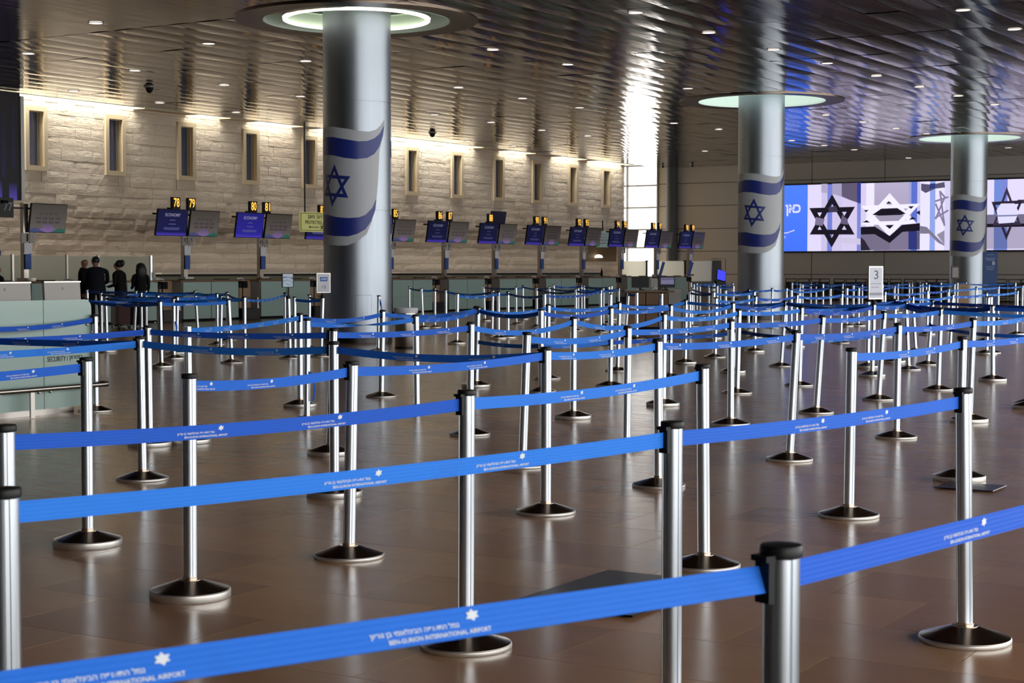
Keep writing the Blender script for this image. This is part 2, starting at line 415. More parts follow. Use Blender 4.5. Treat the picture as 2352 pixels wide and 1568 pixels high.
for i, w in enumerate(WIN):
    r = empty(f'window_{i + 1}', ab(w, WALL_B, (WZ0 + WZ1) / 2), ANG); prop(r, kind='structure', label=f'tall slit window with smooth stone surround, {nth(i + 1)} along the stone wall from the hanging display')
    hz = (WZ1 - WZ0) / 2; hw = WW / 2
    fr = MB(); fw = .14
    for c, d in (((0, 0, hz + fw / 2), (WW + 2 * fw, .13, fw)), ((0, 0, -hz - fw / 2), (WW + 2 * fw, .13, fw)), ((-hw - fw / 2, 0, 0), (fw, .13, 2 * hz)), ((hw + fw / 2, 0, 0), (fw, .13, 2 * hz))): fr.box(c, d)
    fr.obj('window_frame', M_SMOOTHSTONE, r)
    rv = MB()
    for c, d in (((0, .12, hz - .01), (WW, .14, .02)), ((0, .12, -hz + .01), (WW, .14, .02)), ((-hw + .01, .12, 0), (.02, .14, 2 * hz - .04)), ((hw - .01, .12, 0), (.02, .14, 2 * hz - .04))): rv.box(c, d)
    rv.obj('window_reveal', M_REVEAL, r)
    MB().box((0, .18, 0), (WW - .04, .02, 2 * hz - .04)).obj('window_pane', M_GLASSDARK, r)
    MB().box((-hw + .06, .15, 0), (.04, .04, 2 * hz - .04)).box((hw - .06, .15, 0), (.04, .04, 2 * hz - .04)).obj('window_sash', M_MULLION, r)
# return of the stone wall at its far end and the tall corner window in the end wall
ret = MB(); wbox(ret, WALL_A1 - .4, WALL_A1, 0, TOP, WALL_B - 6, WALL_B - .5); prop(ret.obj('wall_return', M_SMOOTHSTONE), kind='structure')
wbk = MB(); wbox(wbk, A0 - .3, A0, 0, TOP, WALL_B - .5, WALL_B + 3); prop(wbk.obj('wall_side', M_PANEL), kind='structure')
cw = empty('window_13', ab(BACK_A, WALL_B - 1.2), ANG); prop(cw, kind='structure', label='tall bright corner window with five panes at the end of the stone wall')
WB0, WB1 = WALL_B - 2.6, at_a(1510, 500, BACK_A).dot(B)
ZB = [0.0, 1.35, 2.58, 3.78, 4.98, 6.55]
ZB = [0.15] + [H + (YH - y) * 84.0 / F for y in (569, 528, 478, 428)] + [6.6]
for k in range(5):
    p = MB(); wbox(p, BACK_A - .03, BACK_A - .01, ZB[k] + .04, ZB[k + 1] - .04, WB0, WB1)
    o = p.obj('pane', M_SKYGLASS); o.parent = cw; o.matrix_parent_inverse = cw.matrix_world.inverted() if False else (Matrix.Translation(ab(BACK_A, WALL_B - 1.2)) @ Matrix.Rotation(ANG, 4, 'Z')).inverted()
m = MB()
for z in ZB: wbox(m, BACK_A - .08, BACK_A + .02, z - .04, z + .04, WB0, WB1)
for b in (WB0, WB1 + .03, at_a(1442, 500, BACK_A).dot(B)): wbox(m, BACK_A - .1, BACK_A + .04, 0, 6.6, b - .04, b + .04)
o = m.obj('mullion', M_MULLION); o.parent = cw; o.matrix_parent_inverse = (Matrix.Translation(ab(BACK_A, WALL_B - 1.2)) @ Matrix.Rotation(ANG, 4, 'Z')).inverted()

# ------------------------------------------------------------------ end wall of flat panels
bw = MB(); wbox(bw, BACK_A + .02, BACK_A + .3, 0, TOP, WB1 + .08, FRONT_B)
back_o = bw.obj('wall_back', M_PANELGAP); prop(back_o, kind='structure', label='end wall of beige panels behind the lit screen')
ROWS = [(.06, 1.22), (1.22, 2.34), (2.34, 3.44), (3.44, 4.56), (4.56, 5.66), (5.66, 6.62)]
bxs = [1510, 1557] + [1865 + (i - 1) * 167 for i in range(0, 5)]
bcols = [at_a(x, 500, BACK_A).dot(B) for x in (1512, 1557, 1698, 1865, 2032, 2203)]
while bcols[-1] < FRONT_B - 4: bcols.append(bcols[-1] + 3.9)
for k in range(len(bcols) - 1):
    for z0, z1 in ROWS:
        p = MB(); L = bcols[k + 1] - bcols[k] - .035; hh = z1 - z0 - .03
        p.box((0, 0, 0), (L, .05, hh))
        p.obj('panel', M_PANEL, back_o, loc=ab(BACK_A, (bcols[k] + bcols[k + 1]) / 2, (z0 + z1) / 2), rot=(0, 0, ANG - pi / 2))
pil = MB(); pb = at_a(1543, 500, BACK_A - .3).dot(B); pil.lathe([(.28, 0), (.28, 6.5)], 24); prop(pil.obj('trim_2', mat('dark_pilaster', (56, 57, 58), .65, .0), loc=ab(BACK_A - .32, pb)), kind='structure', label='dark grey round pilaster against the end wall')
# enclosing surfaces outside the view
rw = MB(); wbox(rw, NEAR_A, BACK_A, 6.1, TOP, FRONT_B, FRONT_B + .3); prop(rw.obj('wall_right', M_PANEL), kind='structure')
nw = MB(); wbox(nw, NEAR_A - .3, NEAR_A, 0, TOP, WALL_B - 5, FRONT_B); prop(nw.obj('wall_near', M_SLAB), kind='structure')
lw = MB(); wbox(lw, NEAR_A, A0, 0, TOP, WALL_B - .5, WALL_B - .1); prop(lw.obj('wall_left', M_STONE), kind='structure')

# ------------------------------------------------------------------ columns (positions needed by the ceiling)
CR = .68
COLS = [(at_d(821.5, YH, 33.8), 'near'), (at_d(1747, YH, 49.9), 'middle'), (at_d(2223, YH, 64.0), 'far')]
COLXY = [Vector((c.x, c.y, 0)) for c, _ in COLS]

# ------------------------------------------------------------------ ceiling
CE = WALL_B + .5
PA_, PB_ = 3.0, .75; SEAM = 25.8
ceil_o = MB().box(ab((SEAM + BACK_A + 2) / 2, (CE + FRONT_B) / 2, CEIL + 1.05), (BACK_A + 2 - SEAM + 6, FRONT_B - CE, .1), ANG).obj('ceiling', M_SLAB)
prop(ceil_o, kind='structure', label='dark glossy metal panel ceiling with downlights')
fascia = MB(); wbox(fascia, 20, WALL_A1, CEIL - .01, CEIL + 1.0, CE, CE + .03); fascia.obj('slot_fascia', M_RECESS, ceil_o)
nearc = MB(); wbox(nearc, NEAR_A, SEAM, CEIL, CEIL + .1, WALL_B - .3, FRONT_B); nearc.obj('panel', M_CEIL, ceil_o)
roof = MB(); wbox(roof, NEAR_A, BACK_A + .5, TOP, TOP + .1, WALL_B - 6, FRONT_B + .3); prop(roof.obj('trim_3', M_SLAB), kind='structure')
for k, (a0, a1) in enumerate(zip([A0] + [s[1] for s in SLOT], [s[0] for s in SLOT] + [WALL_A1])):
    bm_ = MB(); wbox(bm_, a0, a1, CEIL - .02, CEIL + 1.1, WALL_B - .06, CE - .002); bm_.obj('slot_beam', M_SMOOTHSTONE, ceil_o)
def panel_geo(bow, la=PA_, nx=6):
    m = MB(); vs = []; hb = PB_ / 2 - .006; ha = la / 2 - .008; dip = .012
    for i in range(nx + 1):
        t = -1 + 2 * i / nx; z = -bow * (1 - t * t)
        vs += [(-ha, t * hb, z), (ha, t * hb, z)]
    fs = [(2 * i, 2 * i + 2, 2 * i + 3, 2 * i + 1) for i in range(nx)]
    o = len(vs); vs += [(-ha, -hb, .05), (ha, -hb, .05), (ha, hb, .05), (-ha, hb, .05)]
    fs += [(o, 0, 1, o + 1), (o + 2, 2 * nx + 1, 2 * nx, o + 3)]
    return m.add(vs, fs)
PG = [panel_geo(.004 + .003 * i) for i in range(4)]; PGM = [g.mesh('panel', M_CEIL, smooth=40) for g in PG]
HOLE = 2.2; pan = []
na = int((BACK_A - SEAM) / PA_) + 1; nbp = int((FRONT_B - CE) / PB_)
for i in range(na):
    for j in range(nbp):
        a0 = SEAM + i * PA_; a1 = min(a0 + PA_, BACK_A + .1); b = CE + .04 + (j + .5) * PB_; c = ab((a0 + a1) / 2, b, CEIL)
        near = [q for q in COLXY if abs((c - q).dot(A)) < PA_ / 2 + HOLE and abs((c - q).dot(B)) < PB_ / 2 + HOLE]
        x, y = project(c); pan.append((c.y, c, a1 - a0, near, -120 < x < 2470 and y > -60))
pan.sort(key=lambda q: q[0]); npn = 0; prest = MB(); pr = random.Random(11)
for d_, c, la, near, seen in pan:
    g = pr.randrange(4); rot = (radians(pr.gauss(0, .22)), radians(pr.gauss(0, .1)), ANG)
    M4 = Matrix.Translation(c) @ Matrix.Rotation(rot[2], 4, 'Z') @ Matrix.Rotation(rot[1], 4, 'Y') @ Matrix.Rotation(rot[0], 4, 'X')
    if near:          # panels cut by a round opening: drop the cells inside it
        m = MB(); n1, n2 = 24, 6
        for i in range(n1):
            for j in range(n2):
                x0, x1 = (-la / 2 + la * i / n1, -la / 2 + la * (i + 1) / n1); y0, y1 = (-PB_ / 2 + PB_ * j / n2, -PB_ / 2 + PB_ * (j + 1) / n2)
                w = M4 @ Vector(((x0 + x1) / 2, (y0 + y1) / 2, 0))
                if all((Vector((w.x, w.y, 0)) - q).length > HOLE for q in near):
                    y0 += .006 * (j == 0); y1 -= .006 * (j == n2 - 1); x0 += .008 * (i == 0); x1 -= .008 * (i == n1 - 1)
                    z = lambda yy: -.008 * (1 - (2 * yy / PB_) ** 2)
                    m.add([M4 @ Vector(p) for p in ((x0, y0, z(y0)), (x0, y1, z(y1)), (x1, y1, z(y1)), (x1, y0, z(y0)))], [(0, 1, 2, 3)])
        if m.v: m.obj('panel', M_CEIL, ceil_o)
    elif seen and npn < 260 and la > 2.9:
        npn += 1; o = link('panel', PGM[g], ceil_o, loc=c, rot=rot)
    else:
        sc = Matrix.Diagonal((la / PA_, 1, 1, 1)); prest.add([M4 @ sc @ Vector(v) for v in PG[g].v], PG[g].f)
me_ = prest.mesh('panel', M_CEIL, smooth=40); prop(link('panel', me_, ceil_o), kind='stuff')
for q in COLXY:       # round openings around the columns: flat trim ring and pale recess
    MB().lathe([(1.86, -.005), (2.42, -.012), (2.42, .03), (1.86, .03)], 64, caps=False).obj('trim_ring', mat('ring_trim', (118, 106, 96), .3, 1), ceil_o, loc=q + Vector((0, 0, CEIL - .02)), smooth=30)
    MB().lathe([(1.87, -.02), (1.87, .42), (.3, .42)], 64, caps=False).obj('recess', M_RECESS if q is COLXY[0] else M_COVE, ceil_o, loc=q + Vector((0, 0, CEIL - .01)), smooth=30)

# downlights, sprinklers and cameras on the ceiling
DL = [(220, 53), (479, 100), (65, 123), (310, 162), (702, 140), (515, 195), (169, 209), (367, 236), (690, 221), (542, 258), (1460, 29), (1628, 75), (1132, 114), (1304, 148), (1053, 201), (1200, 226), (1331, 247), (1580, 203), (1651, 297), (1548, 283), (1777, 114), (2212, 23), (2330, 67), (1900, 145), (2013, 174), (2112, 199), (2201, 220), (2285, 240), (998, 263), (1128, 281), (1245, 299), (1350, 312), (1075, 324), (1180, 336), (1275, 347), (1897, 264), (1982, 280), (2058, 295), (2128, 307), (1818, 323), (1893, 334), (1962, 344), (2316, 339), (2087, 363), (1619, 347), (1708, 300)]
DL.sort()
lamp_me = MB().lathe([(.165, 0), (.162, -.007), (.138, -.007), (.136, 0)], 20, caps=False).mesh('lamp_rim', M_STEEL, smooth=30)
lens_me = MB().lathe([(.137, -.004), (.05, -.006), (.001, -.007)], 20, caps=False).mesh('lamp_lens', M_LAMP, smooth=50)
for i, (x, y) in enumerate(DL):
    r = empty('downlight', at_z(x, y, CEIL - .012), 0, f'small round white ceiling downlight, {nth(i + 1)} across the ceiling from the hanging display', 'ceiling light', 'downlights in the metal ceiling')
    link('lamp_rim', lamp_me, r); link('lamp_lens', lens_me, r)
dome_me = MB().lathe([(.16, 0), (.16, -.06), (.13, -.1), (.12, -.16), (.07, -.22), (.001, -.24)], 16, caps=False).mesh('dome', M_BLACK, smooth=40)
plate_me = MB().lathe([(.2, -.03), (.2, 0)], 16).mesh('mount', M_GREY)
for i, (x, y, s) in enumerate(((343, 199, 'near the stone wall'), (993, 304, 'between two flag columns'), (1522, 380, 'before the end wall'), (1590, 378, 'above the dark pilaster'))):
    r = empty('security_camera', at_z(x, y, CEIL - .01), 0, f'dark dome camera hanging from the ceiling {s}', 'camera', 'ceiling dome cameras'); k_ = .75 if i < 2 else .5; link('dome', dome_me, r, scale=(k_, k_, k_)); link('mount', plate_me, r, scale=(k_, k_, k_))

# ------------------------------------------------------------------ columns with flag decals
def seg_polys(pts, maxd, depth=4):
    bm = bmesh.new(); vs = [bm.verts.new((p[0], p[1], 0)) for p in pts]
    for t in tessellate_polygon([[Vector((p[0], p[1], 0)) for p in pts]]):
        try: bm.faces.new([vs[i] for i in t])
        except ValueError: pass
    for _ in range(depth):
        es = [e for e in bm.edges if abs(e.verts[0].co.x - e.verts[1].co.x) > maxd]
        if not es: break
        bmesh.ops.subdivide_edges(bm, edges=es, cuts=1); bmesh.ops.triangulate(bm, faces=bm.faces[:])
    bm.verts.index_update(); out = ([tuple(v.co[:2]) for v in bm.verts], [tuple(v.index for v in f.verts) for f in bm.faces]); bm.free(); return out
def crop5(x, y): return 700 + x * .2551, 260 + y * .2551
C1 = COLXY[0]
def to_cyl(x, y):
    """pixel on the near column -> angle on the cylinder (0 = towards the camera, + to its sunny side), height"""
    px, py = crop5(x, y); r = ray(px, py); u = max(-.999, min(.999, (px - 823.4) / 78.0)); th = math.asin(u)
    d = C1.y - CR * cos(th); p = CAM + r * (d / r.y); return th, p.z
L_ = -1.75
def left(ys): return [(L_, to_cyl(185, y)[1]) for y in ys]
WHITE = left((1178, 150)) + [to_cyl(*p) for p in ((200, 128), (290, 122), (420, 138), (520, 160), (620, 165), (680, 145), (715, 105), (742, 60), (740, 120), (725, 230), (700, 340), (690, 600), (678, 740), (660, 870), (630, 990), (590, 1090), (500, 1160), (420, 1190), (330, 1192), (190, 1174))]
STR1 = left((400, 250)) + [to_cyl(*p) for p in ((190, 232), (215, 215), (290, 213), (400, 233), (520, 253), (600, 250), (660, 225), (705, 180), (742, 100), (730, 200), (700, 300), (660, 365), (600, 402), (500, 413), (400, 402), (290, 378), (210, 375))]
STR2 = left((1085, 915)) + [to_cyl(*p) for p in ((200, 912), (230, 912), (330, 935), (430, 943), (520, 938), (580, 915), (640, 850), (675, 765), (665, 870), (630, 970), (580, 1045), (510, 1085), (430, 1108), (300, 1105), (190, 1086))]
def tri_ring(o, f):
    c = (sum(p[0] for p in o) / 3, sum(p[1] for p in o) / 3); return [[o[k], o[(k + 1) % 3], tuple(c[i] + (o[(k + 1) % 3][i] - c[i]) * f for i in (0, 1)), tuple(c[i] + (o[k][i] - c[i]) * f for i in (0, 1))] for k in range(3)]
UPT = [to_cyl(*p) for p in ((306, 457), (432, 762), (205, 742))]; DNT = [to_cyl(*p) for p in ((210, 549), (452, 568), (280, 842))]
def decal(polys, r, m, name, parent, rot):
    mb = MB()
    for P in polys:
        vs, fs = seg_polys(P, .09); mb.add([(r * sin(t + rot), -r * cos(t + rot), z) for t, z in vs], fs)
    return mb.obj(name, m, parent, smooth=30)
M_FLAGW = mat('flag_white', (196, 200, 208), .45); M_FLAGB = mat('flag_blue', (34, 52, 138), .4)
for idx, (q, (c, nm)) in enumerate(zip(COLXY, COLS)):
    r = empty('flag_column', q, 0, f'{nm} round steel column with blue and white star flag decal' + (' and lit ring at the top' if idx == 0 else (' standing before the lit screen' if idx == 1 else ' beside the blue roll-up sign')), 'column', 'steel columns with flags')
    face = -atan2(q.x, q.y)
    zs = [0.02, .16, .17, 2.62, 2.64, 4.76, 4.78, CEIL + .4]
    MB().lathe([(CR, .16), (CR, 2.62), (CR - .012, 2.622), (CR - .012, 2.64), (CR, 2.642), (CR, 4.76), (CR - .012, 4.762), (CR - .012, 4.78), (CR, 4.782), (CR, CEIL + .42)], 96, caps=False).obj('shaft', M_COLUMN, r, smooth=30)
    MB().lathe([(CR + .012, 0), (CR + .012, .15), (CR, .165)], 64, caps=False).obj('skirting', M_DARKMETAL, r, smooth=30)
    hatch = MB()
    for t0, t1, z0, z1 in ((.12, .125, .55, .95), (.12, .6, .95, .955), (.595, .6, .55, .95)):
        k = 6; vs = [((CR + .002) * sin(t0 + (t1 - t0) * i / k - face), -(CR + .002) * cos(t0 + (t1 - t0) * i / k - face), z) for z in (z0, z1) for i in range(k + 1)]
        hatch.add(vs, [(i, i + 1, k + 2 + i, k + 1 + i) for i in range(k)])
    hatch.obj('service_hatch', M_DARKMETAL, r)
    for kk, rot in enumerate(((0, pi) if idx == 0 else (.17, pi + .17))):
        dd = rot - face if False else rot
        fl = decal([WHITE], CR + .003, M_FLAGW, 'flag', r, dd)
        decal([STR1, STR2], CR + .005, M_FLAGB, 'flag_stripe', fl, dd)
        decal(tri_ring(UPT, .68) + tri_ring(DNT, .68), CR + .0055, M_FLAGB, 'flag_star', fl, dd)
    if idx == 0:
        MB().lathe([(1.39, 0), (1.47, 0), (1.47, .05), (1.39, .05), (1.39, 0)], 72, caps=False).obj('ring_lamp', M_RING, r, loc=(0, 0, CEIL - .02), smooth=30)
        MB().lathe([(1.375, .05), (1.485, .05), (1.485, .3), (1.375, .3)], 72, caps=False).obj('ring_housing', M_RECESS, r, loc=(0, 0, CEIL - .02), smooth=30)

# ------------------------------------------------------------------ belt posts
def base_mesh(rim):
    return MB().lathe([(.178, 0), (.18, .004), (.18, rim), (.176, rim + .005)], 40, mi=1, caps=False).lathe([(.176, rim + .005), (.062, rim + .042), (.05, rim + .045), (.05, rim + .048), (.034, rim + .049), (.034, rim + .06)], 40).mesh('base', M_BASE, M_RIM, smooth=28)
BASES = [base_mesh(.016), base_mesh(.034)]
def pole_mesh():
    prof = []
    for k in range(4):
        c = pi / 4 + k * pi / 2
        for d in (-45, -36, -27, -18, -10): prof.append((.0315, c + radians(d)))
        prof += [(.0275, c + radians(-8.5)), (.0275, c + radians(8.5))]
        for d in (10, 18, 27, 36): prof.append((.0315, c + radians(d)))
    n = len(prof); vs = [(r * cos(t), r * sin(t), z) for z in (.03, .983) for r, t in prof]
    return MB().add(vs, [(i, (i + 1) % n, n + (i + 1) % n, n + i) for i in range(n)]).mesh('pole', M_ALU, smooth=35)
POLE = pole_mesh()
CAP = MB().lathe([(.0322, .918), (.0322, .919), (.0322, .982), (.0362, .984), (.0362, .996), (.034, 1.0), (.02, 1.0015)], 28).mesh('cap', M_BLACK, smooth=35)
CAP = MB().lathe([(.0305, .978), (.036, .981), (.0366, .985), (.0366, .996), (.0345, 1.0), (.02, 1.0015)], 28).mesh('cap', M_BLACK, smooth=35)
CLIP = MB().box((0, 0, 0), (.014, .034, .074)).box((-.004, 0, .039), (.022, .038, .010)).mesh('belt_clip', M_BLACK)

POSTS = {}
def post(key, xt, yt, xb=None, yb=None, label=None, rim=None, world=None, cap=True):
    if world: base = Vector(world); top = base.copy()
    else:
        xb = xt if xb is None else xb
        if yb: f = at_z(xb, yb); d = f.y + .18
        else: d = at_z(xt, yt, 1.0).y
        g = at_d(xb, YH, d); base = Vector((g.x, d, 0))
        t = at_d(xt, YH, d); top = Vector((t.x, d, 0))
    POSTS[key] = dict(base=base, top=top, label=label, rim=(hash_(key) % 2 if rim is None else rim), xt=xt, cap=cap)
def hash_(k): return sum(ord(c) * (i + 3) for i, c in enumerate(k))

# --- nearest posts
post('p1', 1799, 1250, label='closest silver belt post with black cap, cut off below by the picture edge', rim=0)
post('p2', 1546, 967, label='tall silver belt post whose foot is hidden, two belts meeting at its cap', rim=0)
post('p3', 2216, 889, 2226, 1495, label='silver belt post with wide polished foot, end of the second belt row', rim=0)
post('p4', 3, 1120, label='silver belt post half cut by the picture edge, front one of two', rim=0)
post('p5', 5, 975, label='silver belt post half cut by the picture edge, back one of two', rim=0)
post('p6', 1072, 896, 1069, 1510, label='silver belt post with low wide foot showing below the front belt', rim=0)
post('p7', 433, 854, 431, 1389, label='silver belt post with thick round foot on open floor, starting the long row', rim=1)
post('p8', 808, 828, 799, 1293, label='silver belt post with low cone foot, second in the row behind the third belt', rim=0)
post('p9', 196, 815, 195, 1265, label='silver belt post with thick foot in front of the word SECURITY', rim=1)
post('p10', 1615, 836, 1620, None, label='silver belt post beside the dark floor plate, end of the third belt row', rim=0)
post('p11', 1255, 797, 1254, 1188, label='silver belt post where the dark navy belt meets the long blue row', rim=0)
post('p12', 766, 779, 766, 1147, label='silver belt post holding both ends of dark navy belts', rim=1)
post('p13', 320, 772, 323, None, label='silver belt post where one blue and one dark navy belt cross', rim=0)
post('p14', 1958, 800, 1954, 1196, label='silver belt post with low cone foot starting the belt to the stained post', rim=0)
post('p15', 338, 746, 340, 1029, label='silver belt post close behind the crossing of blue and navy belts', rim=1)
post('p16', 430, 743, 432, 1022, label='capless silver belt post behind the open-floor post', rim=1, cap=False)
post('p17', 217, 719, 217, 948, label='silver belt post at the corner of the security counter', rim=0)
post('p18', 879, 712, 875, 914, label='silver belt post in front of the near flag column', rim=0)
post('p19', 688, 718, 688, 937, label='silver belt post at the start of the belt crossing the near column', rim=1)
post('p20', 705, 730, 703, 978, label='silver belt post at the start of the twisted belt', rim=1)
post('p21', 766, 754, 756, 1050, label='silver belt post standing directly behind the navy belt post', rim=1)
post('p22', 1082, 741, 1079, 1003, label='silver belt post just behind the low-footed post of the third row', rim=0)
post('p23', 1098, 714, 1093, 891, label='silver belt post with upper and lower belts beyond the third row', rim=1)
post('p24', 1094, 703, label='thin silver belt post right behind the double-belt post', rim=0)
post('p25', 1211, 763, 1200, 1078, label='scuffed silver belt post next to the end of the navy belt', rim=0)
post('p26', 1243, 709, 1243, None, label='silver belt post with double belt behind the scuffed post', rim=1)
post('p27', 1260, 697, 1257, 872, label='slim silver belt post behind the scuffed post, far row', rim=0)
post('p28', 1318, 727, 1317, 965, label='silver belt post with clear cone foot between the two middle belts', rim=1)
post('p29', 1443, 749, 1440, 1031, label='silver belt post at the edge of the bright floor reflection', rim=0)
post('p30', 1512, 777, 1515, 1125, label='silver belt post standing in the bright floor reflection', rim=0)
post('p31', 1526, 718, 1524, 935, label='silver belt post with thick foot behind the bright reflection', rim=1)
post('p32', 1404, 703, 1402, 892, label='silver belt post of the double belt below sign 92', rim=1)
post('p33', 1423, 692, 1419, 854, label='silver belt post of the far row below sign 94', rim=0)
post('p34', 1541, 698, 1540, 872, label='silver belt post of the double belt before the information desk corner', rim=1)
post('p35', 1576, 686, 1574, 837, label='silver belt post where the far blue row turns into a navy belt', rim=1)
post('p36', 1831, 756, 1816, 1063, label='leaning silver belt post in the purple floor reflection', rim=0)
post('p37', 1680, 733, 1680, None, label='silver belt post before the middle flag column, foot hidden by a belt', rim=1)
post('p38', 1698, 710, 1694, 906, label='silver belt post close behind the one before the middle column', rim=0)
post('p39', 1842, 703, 1837, 888, label='silver belt post at the blue end of the row before the screen', rim=0)
post('p40', 1891, 722, 1877, 952, label='leaning silver belt post with dark cone foot above a belt', rim=0)
post('p41', 2065, 742, 2062, 1010, label='silver belt post with dark cone foot near the floor plate', rim=0)
post('p42', 2032, 712, 2020, 921, label='silver belt post with dented top below the number 3 sign', rim=0)
post('p43', 2008, 695, 2005, 867, label='silver belt post carrying the number 3 sign', rim=1)
post('p44', 1684, 692, 1685, 858, label='silver belt post before the foot of the middle flag column', rim=1)
post('p45', 1805, 688, 1795, 843, label='slanted silver belt post at the middle column where navy belts start', rim=0)
post('p51', 2162, 704.5, 2157, 898, label='silver belt post with glinting cone foot before the far column', rim=0)
post('p52', 2281, 696, 2283, 877, label='silver belt post with thick foot before the blue roll-up sign', rim=1)
post('p53', 2237, 727, 2230, 973, label='silver belt post behind the end post of the second row', rim=1)
post('p54', 2213, 766, 2209, 1110, label='silver belt post standing over the far floor plate', rim=1)
post('p56', 2143, None, 2133, 839, label='silver belt post of the low navy belt before the far column')
post('p50', 2081, 690, 2089, 851, label='silver belt post between two navy belts near the number 3 sign')
post('p955', 955, 720, 957, 948, label='silver belt post at the far end of the twisted belt beside the waste bin', rim=0)
post('p57', 2057, None, 2055, 834, label='silver belt post almost hidden behind the one near the floor plate')
post('p55', 2369, None, 2369, 941, label='silver belt post past the picture edge, only its foot showing')
post('p59', 2271, None, 2268, 815, label='silver belt post half hidden behind the roll-up sign row')
# posts just outside the frame that hold the far ends of visible belts
for k, w in dict(e0=(-1.2, 1.66, 0), e1=(1.77, 4.34, 0)).items(): post(k, 0, 0, world=w, label='silver belt post just outside the view holding the front belt, ' + ('camera' if k == 'e0' else 'far') + ' end')
def beyond(key, frm, da, db, label):
    p = POSTS[frm]['base'] + A * da + B * db; post(key, 0, 0, world=tuple(p), label='silver belt post just outside the view ' + label)
beyond('e2', 'p9', -2.3, 0, 'holding the belt that crosses the SECURITY counter')
beyond('e3', 'p13', -2.4, 0, 'holding the blue belt of the crossing pair')
beyond('e4', 'p13', .2, -2.9, 'holding the navy belt of the crossing pair')
beyond('e5', 'p15', -2.4, 0, 'holding the upper belt before the counter')
beyond('e6', 'p17', -2.4, .5, 'holding the belt at the counter corner')
beyond('e7', 'p53', 2.3, 0, 'continuing the long blue row')
beyond('e8', 'p54', 2.5, .1, 'continuing the belt from the stained post')
beyond('e9', 'p51', .3, 3.4, 'holding the navy belt from the glinting foot')
beyond('e10', 'p52', -.2, 2.6, 'holding the navy belt at the roll-up sign')
# --- clusters further away: key, xt, yt, xb, yb
CLUSTER = {
 'L': ('before the staffed desks', [('q1', 242, 676, 244, 810), ('q2', 232, 671), ('q3', 200, 664), ('q4', 197, 685), ('q5', 313, 664, 307, 770), ('q6', 324, 670), ('q7', 335, 666), ('q8', 367, 687, 369, 846), ('q9', 398.5, 682, 398, 827), ('q10', 407, 677, 404, 814), ('q11', 362, 674, 365, 803), ('q12', 448, 665, 454, 773.5), ('q13', 498, 673), ('q14', 508, 673, 505, 807), ('q15', 524, 684, 531, 835), ('q16', 561, 677, 561, 816), ('q17', 522, 670)]),
 'M': ('at the near flag column foot', [('r1', 654, 671), ('r2', 662, 668, 665, 824.5), ('r3', 676, 681), ('r4', 710, 676), ('r5', 741, 680, 736, 820), ('r6', 870, 676, 868, 808)]),
 'N': ('before the lit desk numbers', [('s1', 940, 657), ('s2', 968, 662, 972, 755), ('s3', 999, 662, 999, 755), ('s4', 1024, 660, 1024, 766), ('s5', 1051, 672, 1049, 791), ('s7', 1111, 655, 1114, 738), ('s8', 1132, 665, 1130, 769), ('s9', 1145, 669), ('s10', 1167, 669), ('s11', 1185, 657, 1186, 745.5), ('s12', 1201, 655, 1202, 734.5), ('s13', 1233, 660), ('s14', 1251, 673), ('s15', 1262, 657), ('s16', 1272, 660, 1275, 730), ('s17', 1323, 663), ('s18', 1328, 660), ('s19', 1336, 653), ('s20', 1342, 655), ('s21', 1380, 664), ('s22', 1386, 660), ('s23', 1403, 672, 1398, 794), ('s24', 1421, 660), ('s28', 1405, 655), ('s29', 1399, 657), ('s25', 1444, 669.5, 1436, None), ('s26', 1463, 670), ('s27', 1520, 672)]),
 'O': ('before the middle column', [('t1', 1590, 660), ('t2', 1585, 667), ('t3', 1588, 648), ('t4', 1594, 651), ('t5', 1601, 649), ('t6', 1608, 652), ('t7', 1629, 654), ('t8', 1638, 648), ('t9', 1641, 650), ('t10', 1648, 655), ('t11', 1640, 669), ('t12', 1645, 680, 1643, 822), ('t13', 1667, 665), ('t14', 1655, 654), ('t15', 1683, 649), ('t16', 1685, 655), ('t17', 1720, 663), ('t18', 1733, 668), ('t19', 1736, 677, 1734, 810), ('t20', 1774, 661)]),
 'R': ('below the lit screen', [('u1', 1818, 664), ('u2', 1831, 674, 1828, 799), ('u3', 1836, 658), ('u4', 1844, 652), ('u5', 1807, 660), ('u6', 1820, 648), ('u7', 1839, 650), ('u8', 1863, 647), ('u9', 1875, 649), ('u10', 1891, 651), ('u11', 1908, 656), ('u12', 1936, 650), ('u13', 1934, 671, 1932, 789), ('u14', 1946, 660), ('u15', 1961, 654), ('u16', 1973, 660), ('u17', 1981, 648), ('u18', 1995, 690), ('u19', 2028, 652), ('u20', 2033, 668), ('u21', 2055, 655), ('u22', 2063, 650), ('u23', 2089, 648), ('u24', 2096, 647), ('u25', 2096, 677, 2105, 808.6), ('u26', 2114, 647), ('u27', 2120, 650), ('u28', 2128, 648), ('u29', 2134, 652), ('u30', 2131, 666), ('u31', 2162, 648), ('u32', 2179, 662), ('u33', 2189, 673, 2184, 798), ('u34', 2193, 651), ('u35', 2200, 648), ('u36', 2219, 647), ('u37', 2243, 658), ('u38', 2266, 671), ('u39', 2277, 680), ('u40', 2294, 656), ('u41', 2333, 648), ('u42', 2337, 666), ('u43', 2349, 654)]),
}
for ck, (where, lst) in CLUSTER.items():
    lst = sorted(lst, key=lambda q: q[1])
    for i, q in enumerate(lst):
        post(q[0], q[1], q[2], q[3] if len(q) > 3 else None, q[4] if len(q) > 4 else None, label=f'small silver belt post, {nth(i + 1)} from the security counter side {where}')

